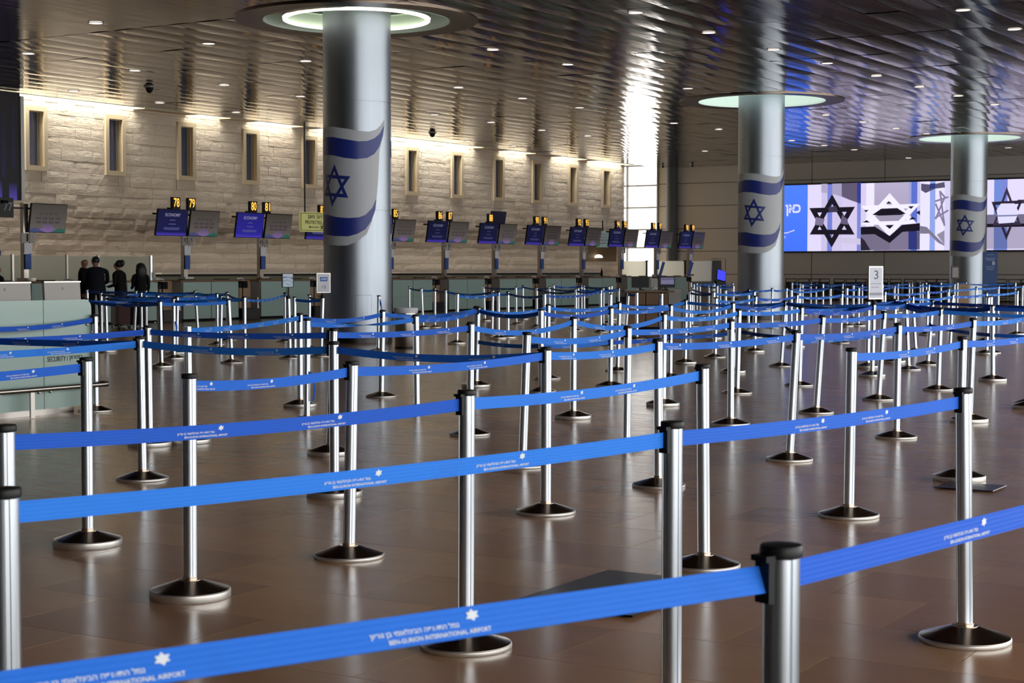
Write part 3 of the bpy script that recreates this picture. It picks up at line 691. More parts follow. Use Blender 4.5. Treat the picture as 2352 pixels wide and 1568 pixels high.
for _ in range(12):
    ks = sorted(POSTS, key=lambda q: POSTS[q]['base'].y); moved = False
    for i, ka in enumerate(ks):
        for kb in ks[i + 1:]:
            pa, pb = POSTS[ka], POSTS[kb]
            if pb['base'].y - pa['base'].y > .5: break
            if (pa['base'] - pb['base']).length < .365 and pb['base'].y > 14:
                f_ = 1 + .1 / pb['base'].y; moved = True
                pb['base'] = pb['base'] * f_; pb['top'] = pb['top'] * f_
    if not moved: break
ROOT = {}
for k, d in POSTS.items():
    r = empty('belt_post', d['base'], 0, d['label'], 'belt post', 'silver queue posts'); ROOT[k] = r
    rz = (hash_(k) % 7) * .03 + ANG + .1
    link('base', BASES[d['rim']], r, rot=(0, 0, rz))
    t = d['top'] - d['base']; tilt = (-t.y, t.x, rz)
    E = (Matrix.Rotation(t.x, 4, 'Y') @ Matrix.Rotation(rz, 4, 'Z')).to_euler()
    link('pole', POLE, r, rot=E)
    if d['cap']: link('cap', CAP, r, rot=E)
BW = .047
LOGO = [(.0, .5), (.17, .26), (.5, .27), (.33, 0), (.46, -.22), (.2, -.24), (.04, -.5), (-.16, -.3), (-.5, -.25), (-.3, 0), (-.42, .22), (-.14, .25)]
HEB = 'נמל התעופה הבינלאומי בן גוריון'[::-1]
def print_geo(detail):
    """one imprint in belt coordinates: s (along, metres), t (across, metres); star, two lines of writing"""
    parts = []
    k = .019
    vs = [(.066 + x * k * 1.25, .0095 + y * k) for x, y in LOGO]
    parts.append((vs, [tuple(t) for t in tessellate_polygon([[Vector((x, y, 0)) for x, y in vs]])]))
    if detail:
        parts.append(fit_text(HEB, -.036, -.003, .15, .0105, .016, 2)); parts.append(fit_text('BEN-GURION INTERNATIONAL AIRPORT', .005, -.0145, .176, .0068, .016, 2))
    else:
        for x0, x1, y0, y1 in ((-.11, .04, -.0065, .0005), (-.083, .093, -.0172, -.0122)): parts.append(([(x0, y0), (x1, y0), (x1, y1), (x0, y1)], [(0, 1, 2, 3)]))
    return parts
PRN = {}
def belt(ka, kb, z=.945, sag=.02, roll=(0, 0), prints=None, twist=0, owner=None, w=BW, xs=None, zb=None):
    """webbing from post ka (left) to post kb; writing reads on the side turned to the camera"""
    za = z; zb = z if zb is None else zb
    Pa = POSTS[ka]; Pb = POSTS[kb]
    a = Pa['base'].lerp(Pa['top'], z); b = Pb['base'].lerp(Pb['top'], z); a = Vector((a.x, a.y, za)); b = Vector((b.x, b.y, zb))
    d = b - a; L = d.length; d.normalize(); a = a + d * .028; b = b - d * .041; L = (b - a).length
    n = Vector((d.y, -d.x, 0)).normalized()
    if n.dot(CAM - (a + b) / 2) < 0: n = -n
    if n.y > 0 and False: n = -n
    own = owner or ka; org = POSTS[own]['base']
    ns = 14 if L < 6 else 20
    def frame(t):
        p = a.lerp(b, t) + Vector((0, 0, -4 * sag * t * (1 - t)))
        ang = roll[0] * (1 - t) + roll[1] * t + twist * (3 * t * t - 2 * t ** 3)
        up = Vector((0, 0, 1)) * cos(ang) - n * sin(ang); nn = n * cos(ang) + Vector((0, 0, 1)) * sin(ang)
        return p, up, nn
    m = MB(); th = .0008
    for i in range(ns + 1):
        p, up, nn = frame(i / ns)
        m.v += [tuple(q - org) for q in (p - up * w / 2 + nn * th, p + up * w / 2 + nn * th, p + up * w / 2 - nn * th, p - up * w / 2 - nn * th)]
    for i in range(ns):
        for j in range(4): m.f.append((4 * i + j, 4 * i + (j + 1) % 4, 4 * i + 4 + (j + 1) % 4, 4 * i + 4 + j))
    m.f += [(0, 1, 2, 3), tuple(4 * ns + j for j in (3, 2, 1, 0))]; m.m = [0] * len(m.f)
    me = m.mesh('belt', M_BELT); uv = me.uv_layers.new(name='UVMap')
    for lp in me.loops:
        i, j = divmod(lp.vertex_index, 4); uv.data[lp.index].uv = (i / ns * L, (0, 1, 1, 0)[j])
    bo = link('belt', me, ROOT[own])
    # imprints
    dist = ((a + b) / 2).y; flip = 1 if d.x > 0 else -1
    if prints is None:
        prints = []; s = .42 + (hash_(ka) % 5) * .06
        while s < L - .3: prints.append(s); s += .56
    if xs:
        prints = []
        for xpix in xs:
            lo, hi = 0., 1.
            for _ in range(30):
                mid = (lo + hi) / 2; (lo, hi) = (mid, hi) if (project(a.lerp(b, mid))[0] < xpix) == (d.x > 0) else (lo, mid)
            prints.append(lo * L)
    det = dist < 24; key = det
    if key not in PRN: PRN[key] = print_geo(det)
    for s0 in prints:
        pm = MB()
        for vs, fs in PRN[key]:
            out = []
            for s, t in vs:
                tt = min(1, max(0, (s0 + flip * s) / L)); p, up, nn = frame(tt); out.append(p + up * t * (w / BW) + nn * (th + .0009) - org)
            pm.add(out, fs)
        pm.obj('belt_print', M_PRINT, bo)
    # black end clip hooked into the receiving post
    e = b + d * .004 - org
    link('belt_clip', CLIP, bo, loc=(e.x, e.y, zb - .003), rot=(0, 0, atan2(d.y, d.x)))
    return bo
BL = [
 ('e0', 'p1', dict(owner='p1', xs=(265, 1000), roll=(.7, .4), sag=.0)), ('p1', 'e1', dict(xs=(2225,), sag=.005)),
 ('p4', 'p2', dict(xs=(823, 1160), sag=.012)), ('p2', 'p3', dict(xs=(1866, 2015), sag=.012)),
 ('p5', 'p6', dict(xs=(470, 748))), ('p6', 'p10', dict(xs=(1318, 1440))),
 ('e2', 'p9', dict(owner='p9', xs=(53,))), ('p7', 'p8', dict(xs=(462, 603))), ('p8', 'p11', dict(xs=(968, 1098))),
 ('p11', 'p30', dict(xs=(1305, 1396))), ('p30', 'p36', dict(xs=(1550, 1668, 1777))), ('p36', 'p41', dict()), ('p41', 'p53', dict()), ('p53', 'e7', dict()),
 ('p14', 'p54', dict(xs=(2078, 2138))), ('p54', 'e8', dict()),
 ('e3', 'p13', dict(owner='p13', xs=(5, 138))), ('e4', 'p13', dict(owner='p13')), ('p13', 'p12', dict(sag=.03)), ('p12', 'p11', dict(sag=.035)),
 ('e5', 'p15', dict(owner='p15')), ('p15', 'p21', dict(xs=(440, 550, 655))), ('p21', 'p22', dict(xs=(845, 938, 1020))), ('p22', 'p28', dict(sag=.07)), ('p28', 'p31', dict(sag=.08)), ('p31', 'p38', dict(sag=.04)), ('p38', 'p39', dict()),
 ('e6', 'p17', dict(owner='p17', sag=.05)), ('p16', 'p19', dict()), ('p19', 'p18', dict(sag=.05)), ('p18', 'p24', dict(sag=.05)), ('p24', 'p27', dict(sag=.06)), ('p27', 'p33', dict(sag=.05)), ('p33', 'p35', dict(sag=.05)), ('p35', 'p45', dict(sag=.04)),
 ('p20', 'p955', dict(twist=pi, sag=.03)), ('p955', 'p23', dict(sag=.04)), ('p23', 'p26', dict(sag=.05)), ('p26', 'p32', dict(sag=.05)), ('p32', 'p34', dict(sag=.03)), ('p34', 'p44', dict(sag=.07)), ('p44', 'p45', dict(sag=.06)),
 ('p25', 'p29', dict(sag=.04)), ('p29', 'p37', dict()), ('p37', 'p40', dict()), ('p40', 'p42', dict()), ('p42', 'p51', dict()), ('p51', 'e9', dict(sag=.05)),
 ('p23', 'p26', dict(z=.56)), ('p26', 'p32', dict(z=.56)), ('p32', 'p34', dict(z=.56)), ('p34', 'p44', dict(z=.56)), ('p44', 'p39', dict(z=.6)), ('p39', 'p50', dict(z=.55)), ('p45', 'p39', dict(z=.62)), ('p50', 'p56', dict(z=.6)), ('p56', 'p52', dict(z=.6)), ('p52', 'e10', dict(z=.6)),
 ('p45', 'p50', dict(sag=.03)), ('p45', 'p57', dict(sag=.05)), ('p57', 'p52', dict(sag=.05)), ('p56', 'e10', dict(sag=.02)), ('p43', 'p56', dict(sag=.02)), ('p57', 'p56', dict(sag=.03)), ('p50', 'p56', dict(sag=.01)), ('p39', 'p57', dict(sag=.04)), ('p45', 'p43', dict(sag=.05)), ('p39', 'p43', dict(sag=.06)), ('p43', 'p50', dict(sag=.03)), ('p50', 'p52', dict(sag=.06)), ('p52', 'e10', dict()), ('p57', 'p51', dict(sag=.05)),
 # cluster before the staffed desks
 ('q3', 'q7', dict(sag=0.012)), ('q7', 'q12', dict(sag=0.024)), ('q2', 'q6', dict(sag=0.036)), ('q6', 'q17', dict(sag=0.012)), ('q2', 'q11', dict(sag=0.024)), ('q11', 'q13', dict(sag=0.036)), ('q1', 'q10', dict(sag=0.012)), ('q10', 'q14', dict(sag=0.024)), ('q1', 'q16', dict(sag=0.036)), ('q4', 'q9', dict(sag=0.012)), ('q9', 'q15', dict(sag=0.024)), ('q4', 'q8', dict(sag=0.036)), ('q8', 'q15', dict(sag=0.012)), ('q3', 'q5', dict(sag=0.024)), ('q5', 'q12', dict(sag=0.036)), ('q12', 'q13', dict(sag=0.012)), ('q14', 'q16', dict(sag=0.024)), ('q17', 'q16', dict(sag=0.036)), ('q2', 'q10', dict(sag=0.012)), ('q1', 'q11', dict(sag=0.024)), ('q4', 'q10', dict(sag=0.036)), ('q1', 'q8', dict(sag=0.012)), ('q16', 'r1', dict(sag=.06)),
 ('r3', 'r5', dict(sag=.02)), ('r4', 'r5', dict()),
 ('s1', 's2', dict()), ('s2', 's3', dict()), ('s3', 's4', dict()), ('s4', 's8', dict(sag=.06)), ('s5', 's9', dict(sag=.05)), ('s8', 's9', dict()), ('s9', 's10', dict()), ('s7', 's11', dict()), ('s11', 's12', dict()), ('s12', 's15', dict(sag=.05)), ('s10', 's14', dict(sag=.05)), ('s13', 's17', dict(sag=.07)), ('s15', 's18', dict(sag=.05)), ('s17', 's21', dict(sag=.04)), ('s18', 's22', dict(sag=.04)), ('s16', 's19', dict(sag=.04)), ('s19', 's28', dict(sag=.04)), ('s20', 's29', dict(sag=.04)), ('s21', 's24', dict()), ('s26', 's25', dict()),
 ('s14', 's21', dict(sag=.06)), ('s22', 's24', dict()),
 ('t2', 't11', dict(sag=.03)), ('t1', 't11', dict(sag=.03)), ('t11', 't18', dict(sag=.03)), ('t12', 't19', dict(sag=.05)), ('t13', 't17', dict(sag=.03)), ('t17', 't20', dict(sag=.02)), ('t20', 'u5', dict(sag=.03)), ('t3', 't8', dict(sag=.04)), ('t4', 't9', dict(sag=.04)), ('t6', 't7', dict()), ('t7', 't10', dict()), ('t10', 't16', dict(sag=.03)), ('t9', 't15', dict(sag=.03)), ('t14', 't16', dict()), ('t5', 't8', dict()), ('t18', 't17', dict()),
 ('t19', 'u2', dict(sag=.04)), ('u2', 'u13', dict(sag=.04)), ('u13', 'u20', dict(sag=.05)), ('u20', 'u30', dict(sag=.04)), ('u30', 'u32', dict()), ('u32', 'u37', dict()), ('u37', 'u40', dict()), ('u40', 'u43', dict()), ('u25', 'u33', dict(sag=.04)), ('u33', 'u38', dict()), ('u38', 'u42', dict()), ('u18', 'u25', dict(sag=.03)), ('u1', 'u11', dict(sag=.06)), ('u11', 'u16', dict(sag=.04)), ('u16', 'u21', dict(sag=.04)), ('u21', 'u29', dict(sag=.04)), ('u29', 'u34', dict(sag=.03)), ('u5', 'u3', dict()), ('u3', 'u11', dict(sag=.04)), ('u4', 'u9', dict(sag=.03)), ('u9', 'u10', dict()), ('u10', 'u12', dict(sag=.03)), ('u6', 'u8', dict(sag=.03)), ('u7', 'u10', dict(sag=.03)), ('u12', 'u17', dict()), ('u15', 'u19', dict(sag=.03)), ('u14', 'u16', dict()), ('u19', 'u22', dict()), ('u22', 'u23', dict()), ('u24', 'u28', dict()), ('u27', 'u34', dict()), ('u31', 'u36', dict()), ('u8', 'u12', dict(sag=.03)), ('u17', 'u19', dict(sag=.02)), ('u26', 'u31', dict()), ('u35', 'u41', dict(sag=.04)),
]
for ka, kb, kw in BL: belt(ka, kb, **kw)
# short loose belt tails hanging from three posts
def tail(k, side, z0, z1, off, name='belt_tail'):
    p = POSTS[k]; m = MB(); d = Vector((side, -.35, 0)).normalized(); q = Vector((d.y, -d.x, 0))
    rows = 7
    for i in range(rows + 1):
        t = i / rows; c = d * (.034 + off * sin(t * 2.6)) + Vector((0, 0, z0 + (z1 - z0) * t)); ww = .023 * (1 - .25 * t)
        m.v += [tuple(c - q * ww), tuple(c + q * ww), tuple(c + q * ww + d * .002), tuple(c - q * ww + d * .002)]
    for i in range(rows):
        for j in range(4): m.f.append((4 * i + j, 4 * i + (j + 1) % 4, 4 * i + 4 + (j + 1) % 4, 4 * i + 4 + j))
    m.f += [(3, 2, 1, 0), tuple(4 * rows + j for j in range(4))]; m.m = [0] * len(m.f)
    me = m.mesh(name, M_BELT); me.uv_layers.new(name='UVMap'); link(name, me, ROOT[k])
tail('r6', 1, .96, .2, .06); tail('p20', 1, .5, .22, .05); tail('q9', .5, .62, .45, .03); tail('s27', -1, .95, .3, .04)

# ------------------------------------------------------------------ floor plates
def floor_plate(c1, c2, label, m=M_DARKMETAL):
    p, q = at_z(*c1), at_z(*c2); a0, a1 = sorted((p.dot(A), q.dot(A))); b0, b1 = sorted((p.dot(B), q.dot(B)))
    o = MB().add([(sx * (a1 - a0) / 2 * k, sy * (b1 - b0) / 2 * k, z) for z, k in ((.0065, 1), (.012, .985)) for sx, sy in ((-1, -1), (1, -1), (1, 1), (-1, 1))],
                 [(4, 5, 6, 7), (3, 2, 1, 0), (0, 1, 5, 4), (1, 2, 6, 5), (2, 3, 7, 6), (3, 0, 4, 7)]).obj('floor_plate', m, loc=ab((a0 + a1) / 2, (b0 + b1) / 2), rot=(0, 0, ANG))
    prop(o, label, 'floor plate', 'metal plates in the floor')
floor_plate((1453, 1421), (1396, 1313), 'dark metal plate in the floor under the front belt')
floor_plate((2281, 1131), (2180, 1109), 'dark metal plate in the floor at the thick-footed stained post', mat('plate_violet', (70, 62, 80), .3, .6))

# ------------------------------------------------------------------ security counter
sb = WALL_B
p = at_z(100, 955); SB = p.dot(B); SA1 = at_b(209, 800, SB).dot(A); SW = .655
r = empty('security_counter', ab(SA1, SB), ANG, 'pale green glass fronted security counter with steel bumper rail', 'counter')
def part(name, c, d, m, parent=None, **k): return MB().box(c, d).obj(name, m, parent, **k)
LN = 4
part('body', (-SW * LN / 2, .42, .58), (SW * LN - .03, .7, .98), M_GREY, r)
part('plinth', (-SW * LN / 2 - .05, .45, .05), (SW * LN - .2, .7, .1), M_STEEL, r)
part('worktop', (-SW * LN / 2, .42, 1.085), (SW * LN, .8, .03), M_GREY, r)
for k in range(LN):
    x0 = -SW * (k + 1) + .004; x1 = -SW * k - .004; z0, z1 = .07, 1.156
    pts = [(x0, z0), (x1, z0), (x1, z1), (x0, z1)]
    if k == 0: pts = [(x0, z0), (x1, z0)] + [(x1 - .09 + .09 * cos(t), z1 - .09 + .09 * sin(t)) for t in [i * pi / 12 for i in range(7)]] + [(x0, z1)]
    n = len(pts); m = MB().add([(x, y, z) for y in (-.014, 0) for x, z in pts], [tuple(range(n)), tuple(range(2 * n - 1, n - 1, -1))] + [(i + n, (i + 1) % n + n, (i + 1) % n, i) for i in range(n)])
    g = m.obj('glass_panel', M_FROST, r)
    for bx in (x0 + .07, x1 - .07):
        for bz in (.24, .9):
            MB().lathe([(.016, 0), (.016, .012), (.008, .02), (.001, .02)], 12).obj('panel_bolt', M_STEEL, g, loc=(bx, -.014, bz), rot=(pi / 2, 0, 0))
sg = Pic(lambda u, v, l: (u, -.0165 - l * .0003, v))
sg.text('SECURITY /', -.47, .564, .28, .052, (34, 40, 52), .015); sg.text('ביטחון'[::-1], -.225, .564, .18, .052, (34, 40, 52), .015)
sg.obj('lettering', M_FLAT, r)
rail = MB().tube([(-SW * LN, -.16, .285), (.02, -.16, .285), (.07, -.15, .285), (.09, -.1, .285)], .026, 12).obj('bumper_rail', M_STEEL, r, smooth=40)
for x in (-.24, -.95, -1.7): MB().box((x, -.15, .14), (.03, .02, .27)).box((x + .05, -.12, .14), (.03, .02, .27)).obj('rail_bracket', M_STEEL, r)
part('rail_end_cap', (.06, -.12, .285), (.05, .07, .06), M_BLACK, r)
for i, (x0, x1, y0, y1, lab) in enumerate(((-45, 76, 650, 690, 'grey upright screen panel on the counter, further from the belt posts'), (108, 190, 648, 688, 'grey upright screen panel on the counter end nearest the belt posts'))):
    c0 = at_b(x0, y1, SB - .25); c1 = at_b(x1, y0, SB - .25); aa0, aa1 = c0.dot(A), c1.dot(A)
    b = empty('counter_screen', ab((aa0 + aa1) / 2, SB - .3, 1.1), ANG, lab, 'screen panel', 'grey panels on the security counter')
    hgt = c1.z - 1.1
    o = MB().box((0, 0, hgt / 2 + .01), (aa1 - aa0, .03, hgt - .01), tilt=-.06).obj('panel', M_GREY, b)
    MB().box((0, .005, hgt + .006), (aa1 - aa0 + .01, .045, .014)).obj('top_edge', M_STEEL, b)
    MB().box((-.1, .07, .01), (.2, .12, .02)).obj('foot', M_STEEL, b)
    mk = MB()
    for q in star_polys(0, hgt * .72, .018, .12): mk.add([(x, -.0165 + (z - hgt / 2) * .06, z) for x, z in q], [(0, 1, 2, 3)])
    mk.obj('emblem', M_DARKMETAL, b)

# ------------------------------------------------------------------ check-in desks, displays
ST_B = -33.0; DK_B = -32.2
def station_a(k): return 36.15 + 3.35 * k
glass_half = MB().box((0, 0, 0), (1.0, .02, 1.0)).mesh('glass_panel', M_FROST)
def desk(k):
    a = station_a(k) + .15
    r = empty('check_in_desk', ab(a, DK_B), ANG, f'frosted green glass check-in desk below lit numbers {word(78 + 2 * k)} and {word(79 + 2 * k)}' if k >= 0 else f'frosted green glass check-in desk where staff stand, {"closer to" if k == -1 else "further from"} sign 78', 'desk', 'check-in desks')
    for x in (-.59, .59):
        for z, h in ((.82, .55), (.3, .46)):
            link('glass_panel', glass_half, r, loc=(x, -.02, z), scale=(1.15, 1, h))
    part('body', (0, .4, .6), (2.36, .76, 1.02), M_GREY, r); part('plinth', (0, .42, .045), (2.3, .7, .09), M_DARK, r)
    part('worktop', (0, .42, 1.14), (2.55, .9, .04), M_WOOD, r)
    part('side_panel', (-1.48, .35, .72), (.5, .06, .84), M_WOOD2, r)
    for x in (-.75, .7): part('keyboard', (x, .2, 1.175), (.5, .16, .025), M_BLACK, r)
    s = empty('baggage_scale', ab(a + 1.68, DK_B - .1), ANG, f'low steel baggage scale beside the desk under lit number {word(79 + 2 * k)}' if k >= 0 else f'low steel baggage scale beside the staffed desk {"near" if k == -1 else "furthest from"} sign 78', 'scale', 'baggage scales')
    part('platform', (0, .3, .16), (.72, 1.0, .3), M_DARKMETAL, s); part('belt', (0, .3, .318), (.6, .98, .015), M_BLACK, s)
    MB().tube([(.33, -.15, .3), (.33, -.15, .62), (.33, .55, .62), (.33, .55, .3)], .02, 8).obj('guard_rail', M_STEEL, s)
    l = empty('desk_reader', ab(a + 1.33, DK_B + .05, 0), ANG, f'white swing-arm reader on black stand beside the desk under lit number {word(79 + 2 * k)}' if k >= 0 else f'white swing-arm reader beside the staffed desk {"near" if k == -1 else "furthest from"} sign 78', 'reader', 'swing-arm readers')
    MB().lathe([(.1, 0), (.1, .03), (.02, .04), (.02, .95)], 12).obj('stand', M_BLACK, l); part('holder', (0, 0, 1.0), (.16, .1, .16), M_WHITE, l)
    MB().tube([(.0, 0, 1.05), (.05, 0, 1.18), (-.1, -.02, 1.2), (-.28, -.02, 1.19)], .02, 8).obj('arm', M_WHITE, l)
    MB().box((.02, .0, 1.02), (.2, .18, .2)).obj('backrest', M_DARK, l)
    if k < 0: return
def display(k, numbers=True, kx=None):
    a = station_a(k) if kx is None else kx; n1, n2 = (78 + 2 * k, 79 + 2 * k)
    t = f'lit numbers {word(n1)} and {word(n2)}' if kx is None else 'no lit number, at the picture edge'
    r = empty('display_stand', ab(a, ST_B, 1.16 if k >= 0 else 1.16), ANG, f'check-in display post with tilted screens and {t}', 'display', 'check-in displays')
    part('post', (0, .05, 1.0), (.16, .12, 2.0), M_STEEL, r); part('post_foot', (.0, .0, .04), (.36, .3, .08), M_STEEL, r)
    part('crossbar', (0, .02, 1.86), (2.6, .05, .05), M_BLACK, r)
    for s, x in ((0, -.70), (1, .64)):
        if kx is not None and s == 0: continue
        T = radians(9)
        sc = link('screen', rbox_mesh('screen', (1.24, .06, .76), M_BLACK, .008), r, loc=(x, -.12, 1.62), rot=(T, 0, 0))
        pc = Pic(lambda u, v, l: (u, -.032 - l * .0006, v)); w, h = .6, .36
        if s == 0:
            base = (28, 34, 100) if k != 1 else (56, 50, 196); dim = 1 if k < 3 else .8
            base = tuple(int(c * dim) for c in base)
            pc.rect(-w, -h, w, h, base, tuple(int(c * .8) for c in base)); pc.rect(-w, -h, w, -h + .1, (96, 76, 240), base)
            pc.text('ECONOMY', 0, .22, .62, .09, tuple(int(c * dim) for c in (176, 172, 210)), .02)
            for yy, ww in ((.07, .22), (-.04, .3), (-.15, .66), (-.19, .6)): pc.rect(-ww / 2, yy - .012, ww / 2, yy + .012, tuple(int(c * dim) for c in (110, 108, 178)))
        else:
            g = 118 if k < 6 else 96
            pc.rect(-w, -h, w, h, (g + 8, g, g - 4), (g - 30, g - 38, g - 46))
            pc.tri([(-.34, -h), (.34, -h), (.05, -.1), (-.05, -.1)], [(0, 1, 2, 3)], [(162, 128, 196), (162, 128, 196), (g - 12, g - 20, g - 12), (g - 12, g - 20, g - 12)])
            for sx in (-1, 1): pc.poly([(sx * w, -h), (sx * .08, -h), (sx * .25, -h + .06), (sx * .42, -h + .11), (sx * w, -h + .08)], (58, 118, 104) if sx > 0 else (86, 92, 150))
            for yy, ww in ((.12, .7), (0, .9), (-.1, .84)):
                for q in range(4): pc.rect(-ww / 2 + q * ww / 4 + .01, yy - .03, -ww / 2 + (q + 1) * ww / 4 - .04, yy + .03, (g - 30, g - 38, g - 34))
        pc.obj('screen_image', M_PICDIM, sc)
    nums = [(-.47, n1), (.17, n2)] if kx is None else []
    for x, n in nums:
        if k == 5 and x > 0: continue
        bx = part('number_box', (x, -.06, 2.16), (.3, .1, .36), M_BLACK, r)
        pc = Pic(lambda u, v, l: (u, -.113, v)); pc.text(str(n), x, 2.19, .23, .25, (255, 186, 62), .012)
        o = pc.obj('number', M_AMBER, bx)
    for x in (-.16, .12): 
        o = part('counter_label', (x, -.1, 1.1), (.17, .02, .26), M_GREY, r)
        if kx is None:
            pc = Pic(lambda u, v, l: (u, -.1125, v)); pc.text(str(n1 if x < 0 else n2), x, 1.13, .09, .12, (30, 40, 60), .02); pc.obj('number', M_FLAT, o)
    part('paper', (.02, -.06, .86), (.26, .01, .3), M_WHITE, r); part('blue_strip', (.02, -.06, .5), (.2, .01, .4), M_BLUE, r)
    MB().box((-.75, -.1, 2.0), (.16, .05, .08)).obj('bracket', M_DARK, r)
for k in range(-2, 11): desk(k) if k != 10 else None
for k in range(0, 11):
    display(k)
display(-2, kx=30.2)
# extra dark display above sign 88's pair
pA = at_b(1143, 505, ST_B - .2)
r = empty('ceiling_monitor', pA, ANG, 'dark switched-off monitor mounted above the screens of number eighty-eight', 'monitor')
link('screen', rbox_mesh('screen', (1.05, .06, .66), mat('screen_off', (34, 34, 58), .3), .01), r, rot=(radians(9), 0, 0)); part('bracket', (-.1, .06, -.45), (.08, .08, .4), M_BLACK, r)
# sign box with 77
p = at_b(2, 476, ST_B); r = empty('number_sign', p, ANG, 'black sign box with unlit number 77 at the picture edge', 'sign')
part('box', (0, 0, 0), (.72, .12, .5), M_BLACK, r); pc = Pic(lambda u, v, l: (u, -.063, v)); pc.text('77', .18, .02, .3, .22, (120, 124, 130), .02); pc.obj('number', M_FLAT, r)
# PROTECTED AREA sign
p = at_b(724, 510, ST_B + 1.3); r = empty('exit_sign', p, ANG, 'yellow green protected area sign with arrow and running figure', 'sign')
k_ = 76 * .61
sw, sh = 1.56, .6
link('box', rbox_mesh('box', (sw, .1, sh), mat('sign_yellow', (206, 204, 132), .4, emit=.16), .04), r)
pc = Pic(lambda u, v, l: (u, -.053 - l * .0006, v)); dk = (30, 34, 26)
pc.rect(-sw / 2 + .03, sh / 2 - .05, sw / 2 - .03, sh / 2 - .035, dk); pc.rect(-sw / 2 + .03, -sh / 2 + .035, sw / 2 - .03, -sh / 2 + .05, dk); pc.rect(-sw / 2 + .03, -sh / 2 + .05, -sw / 2 + .045, sh / 2 - .05, dk); pc.rect(sw / 2 - .045, -sh / 2 + .05, sw / 2 - .03, sh / 2 - .05, dk)
pc.text('מרחב מוגן'[::-1], .05, .14, .95, .13, dk, .02); pc.text('PROTECTED AREA', .05, -.01, 1.2, .1, dk, .015)
pc.rect(-.34, -.165, .12, -.145, dk); pc.poly([(-.4, -.155), (-.3, -.115), (-.3, -.195)], dk)
pc.poly([(.2, -.09), (.24, -.13), (.3, -.1), (.33, -.13), (.28, -.15), (.34, -.22), (.31, -.23), (.26, -.18), (.2, -.23), (.18, -.21), (.23, -.16), (.17, -.12)], dk)
pc.poly([(.275 + .022 * cos(i * pi / 4), -.075 + .022 * sin(i * pi / 4)) for i in range(8)], dk)
pc.obj('lettering', M_FLAT, r); MB().box((-.5, 0, 1.64), (.03, .03, 2.72)).box((.5, 0, 1.64), (.03, .03, 2.72)).obj('hanger', M_BLACK, r)

# hanging LED board high at the near end of the stone wall
p0 = at_b(-70, 216, WALL_B + .9); p1 = at_b(49, 460, WALL_B + .9)
a0, a1 = p0.dot(A), p1.dot(A); zt, zb_ = CEIL - .03, p1.z
r = empty('hanging_display', ab((a0 + a1) / 2, WALL_B + .9, (zt + zb_) / 2), ANG, 'tall dark display board hanging from the ceiling at the near end of the stone wall', 'display')
L, hh = a1 - a0, zt - zb_
part('case', (0, .12, 0), (L, .2, hh), M_BLACK, r); part('edge_trim', (L / 2 + .05, .1, -.05), (.12, .26, hh - .1), mat('trim_white', (176, 176, 172), .35, .3), r)
pc = Pic(lambda u, v, l: (u, .015 - l * .001, v))
pc.rect(-L / 2, -hh / 2, L / 2, hh / 2, (14, 13, 22), (22, 16, 18))
for x0, x1, y0, y1, c in ((-.05, .12, -.5, -.32, (96, 80, 200)), (.26, .42, -.5, -.34, (100, 84, 206)), (-.5, -.3, -.5, .1, (100, 140, 180)), (-.16, -.12, -.5, .05, (120, 130, 140)), (.1, .2, -.3, .3, (30, 24, 66)), (.3, .4, -.2, .4, (26, 22, 60))):
    pc.rect(x0 * L, y0 * hh, x1 * L, y1 * hh, c, (20, 18, 34))
pc.rect(-L / 2, 0, L / 2, .02, (4, 4, 6)); pc.obj('picture', M_PICDIM, r)

# long shelf line and low green back counter along the stone wall
for i, (xa, xb) in enumerate(((352, 745), (902, 1372))):
    q0 = at_b(xa, 626, WALL_B + .4).dot(A); q1 = at_b(xb, 626, WALL_B + .4).dot(A)
    r = empty('back_counter', ab((q0 + q1) / 2, WALL_B + .45), ANG, f'long back counter with pale top edge along the wall, {"before" if i == 0 else "beyond"} the near column', 'counter', 'back counters')
    L = q1 - q0
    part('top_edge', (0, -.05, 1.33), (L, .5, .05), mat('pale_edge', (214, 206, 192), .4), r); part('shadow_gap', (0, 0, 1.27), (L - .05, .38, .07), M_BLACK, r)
    part('front', (0, 0, .62), (L - .02, .4, 1.22), mat('olive_laminate', (112, 114, 92), .5), r)
# glass partitions behind the staffed desks
for i, (x0, x1) in enumerate(((-20, 25), (30, 150), (156, 222), (228, 344))):
    bb = -34.6; c0 = at_b(x0, 640, bb); c1 = at_b(x1, 590, bb); q0, q1 = c0.dot(A), c1.dot(A)
    r = empty('glass_partition', ab((q0 + q1) / 2, bb), ANG, f'pale frosted glass partition behind the staffed desks, {nth(i + 1)} in their row', 'partition', 'glass partitions behind staff')
    part('pane', (0, 0, 1.28), (q1 - q0, .02, 1.1), M_FROSTPALE, r); MB().box(((q1 - q0) / 2 + .03, -.02, .93), (.06, .06, 1.86)).obj('post', M_STEEL, r)
    part('base', (0, 0, .36), (q1 - q0, .05, .72), M_GREY, r)
p = at_d(347, 640, 46.0); r = empty('steel_pole', (p.x, p.y, 0), 0, 'tall thin pale pole with small white box beside the woman with long hair', 'pole')
MB().lathe([(.14, 0), (.14, .02), (.045, .03), (.045, 1.84), (.03, 1.85)], 12).obj('shaft', M_ALU, r); part('box', (.08, -.02, 1.3), (.08, .08, .16), M_WHITE, r)
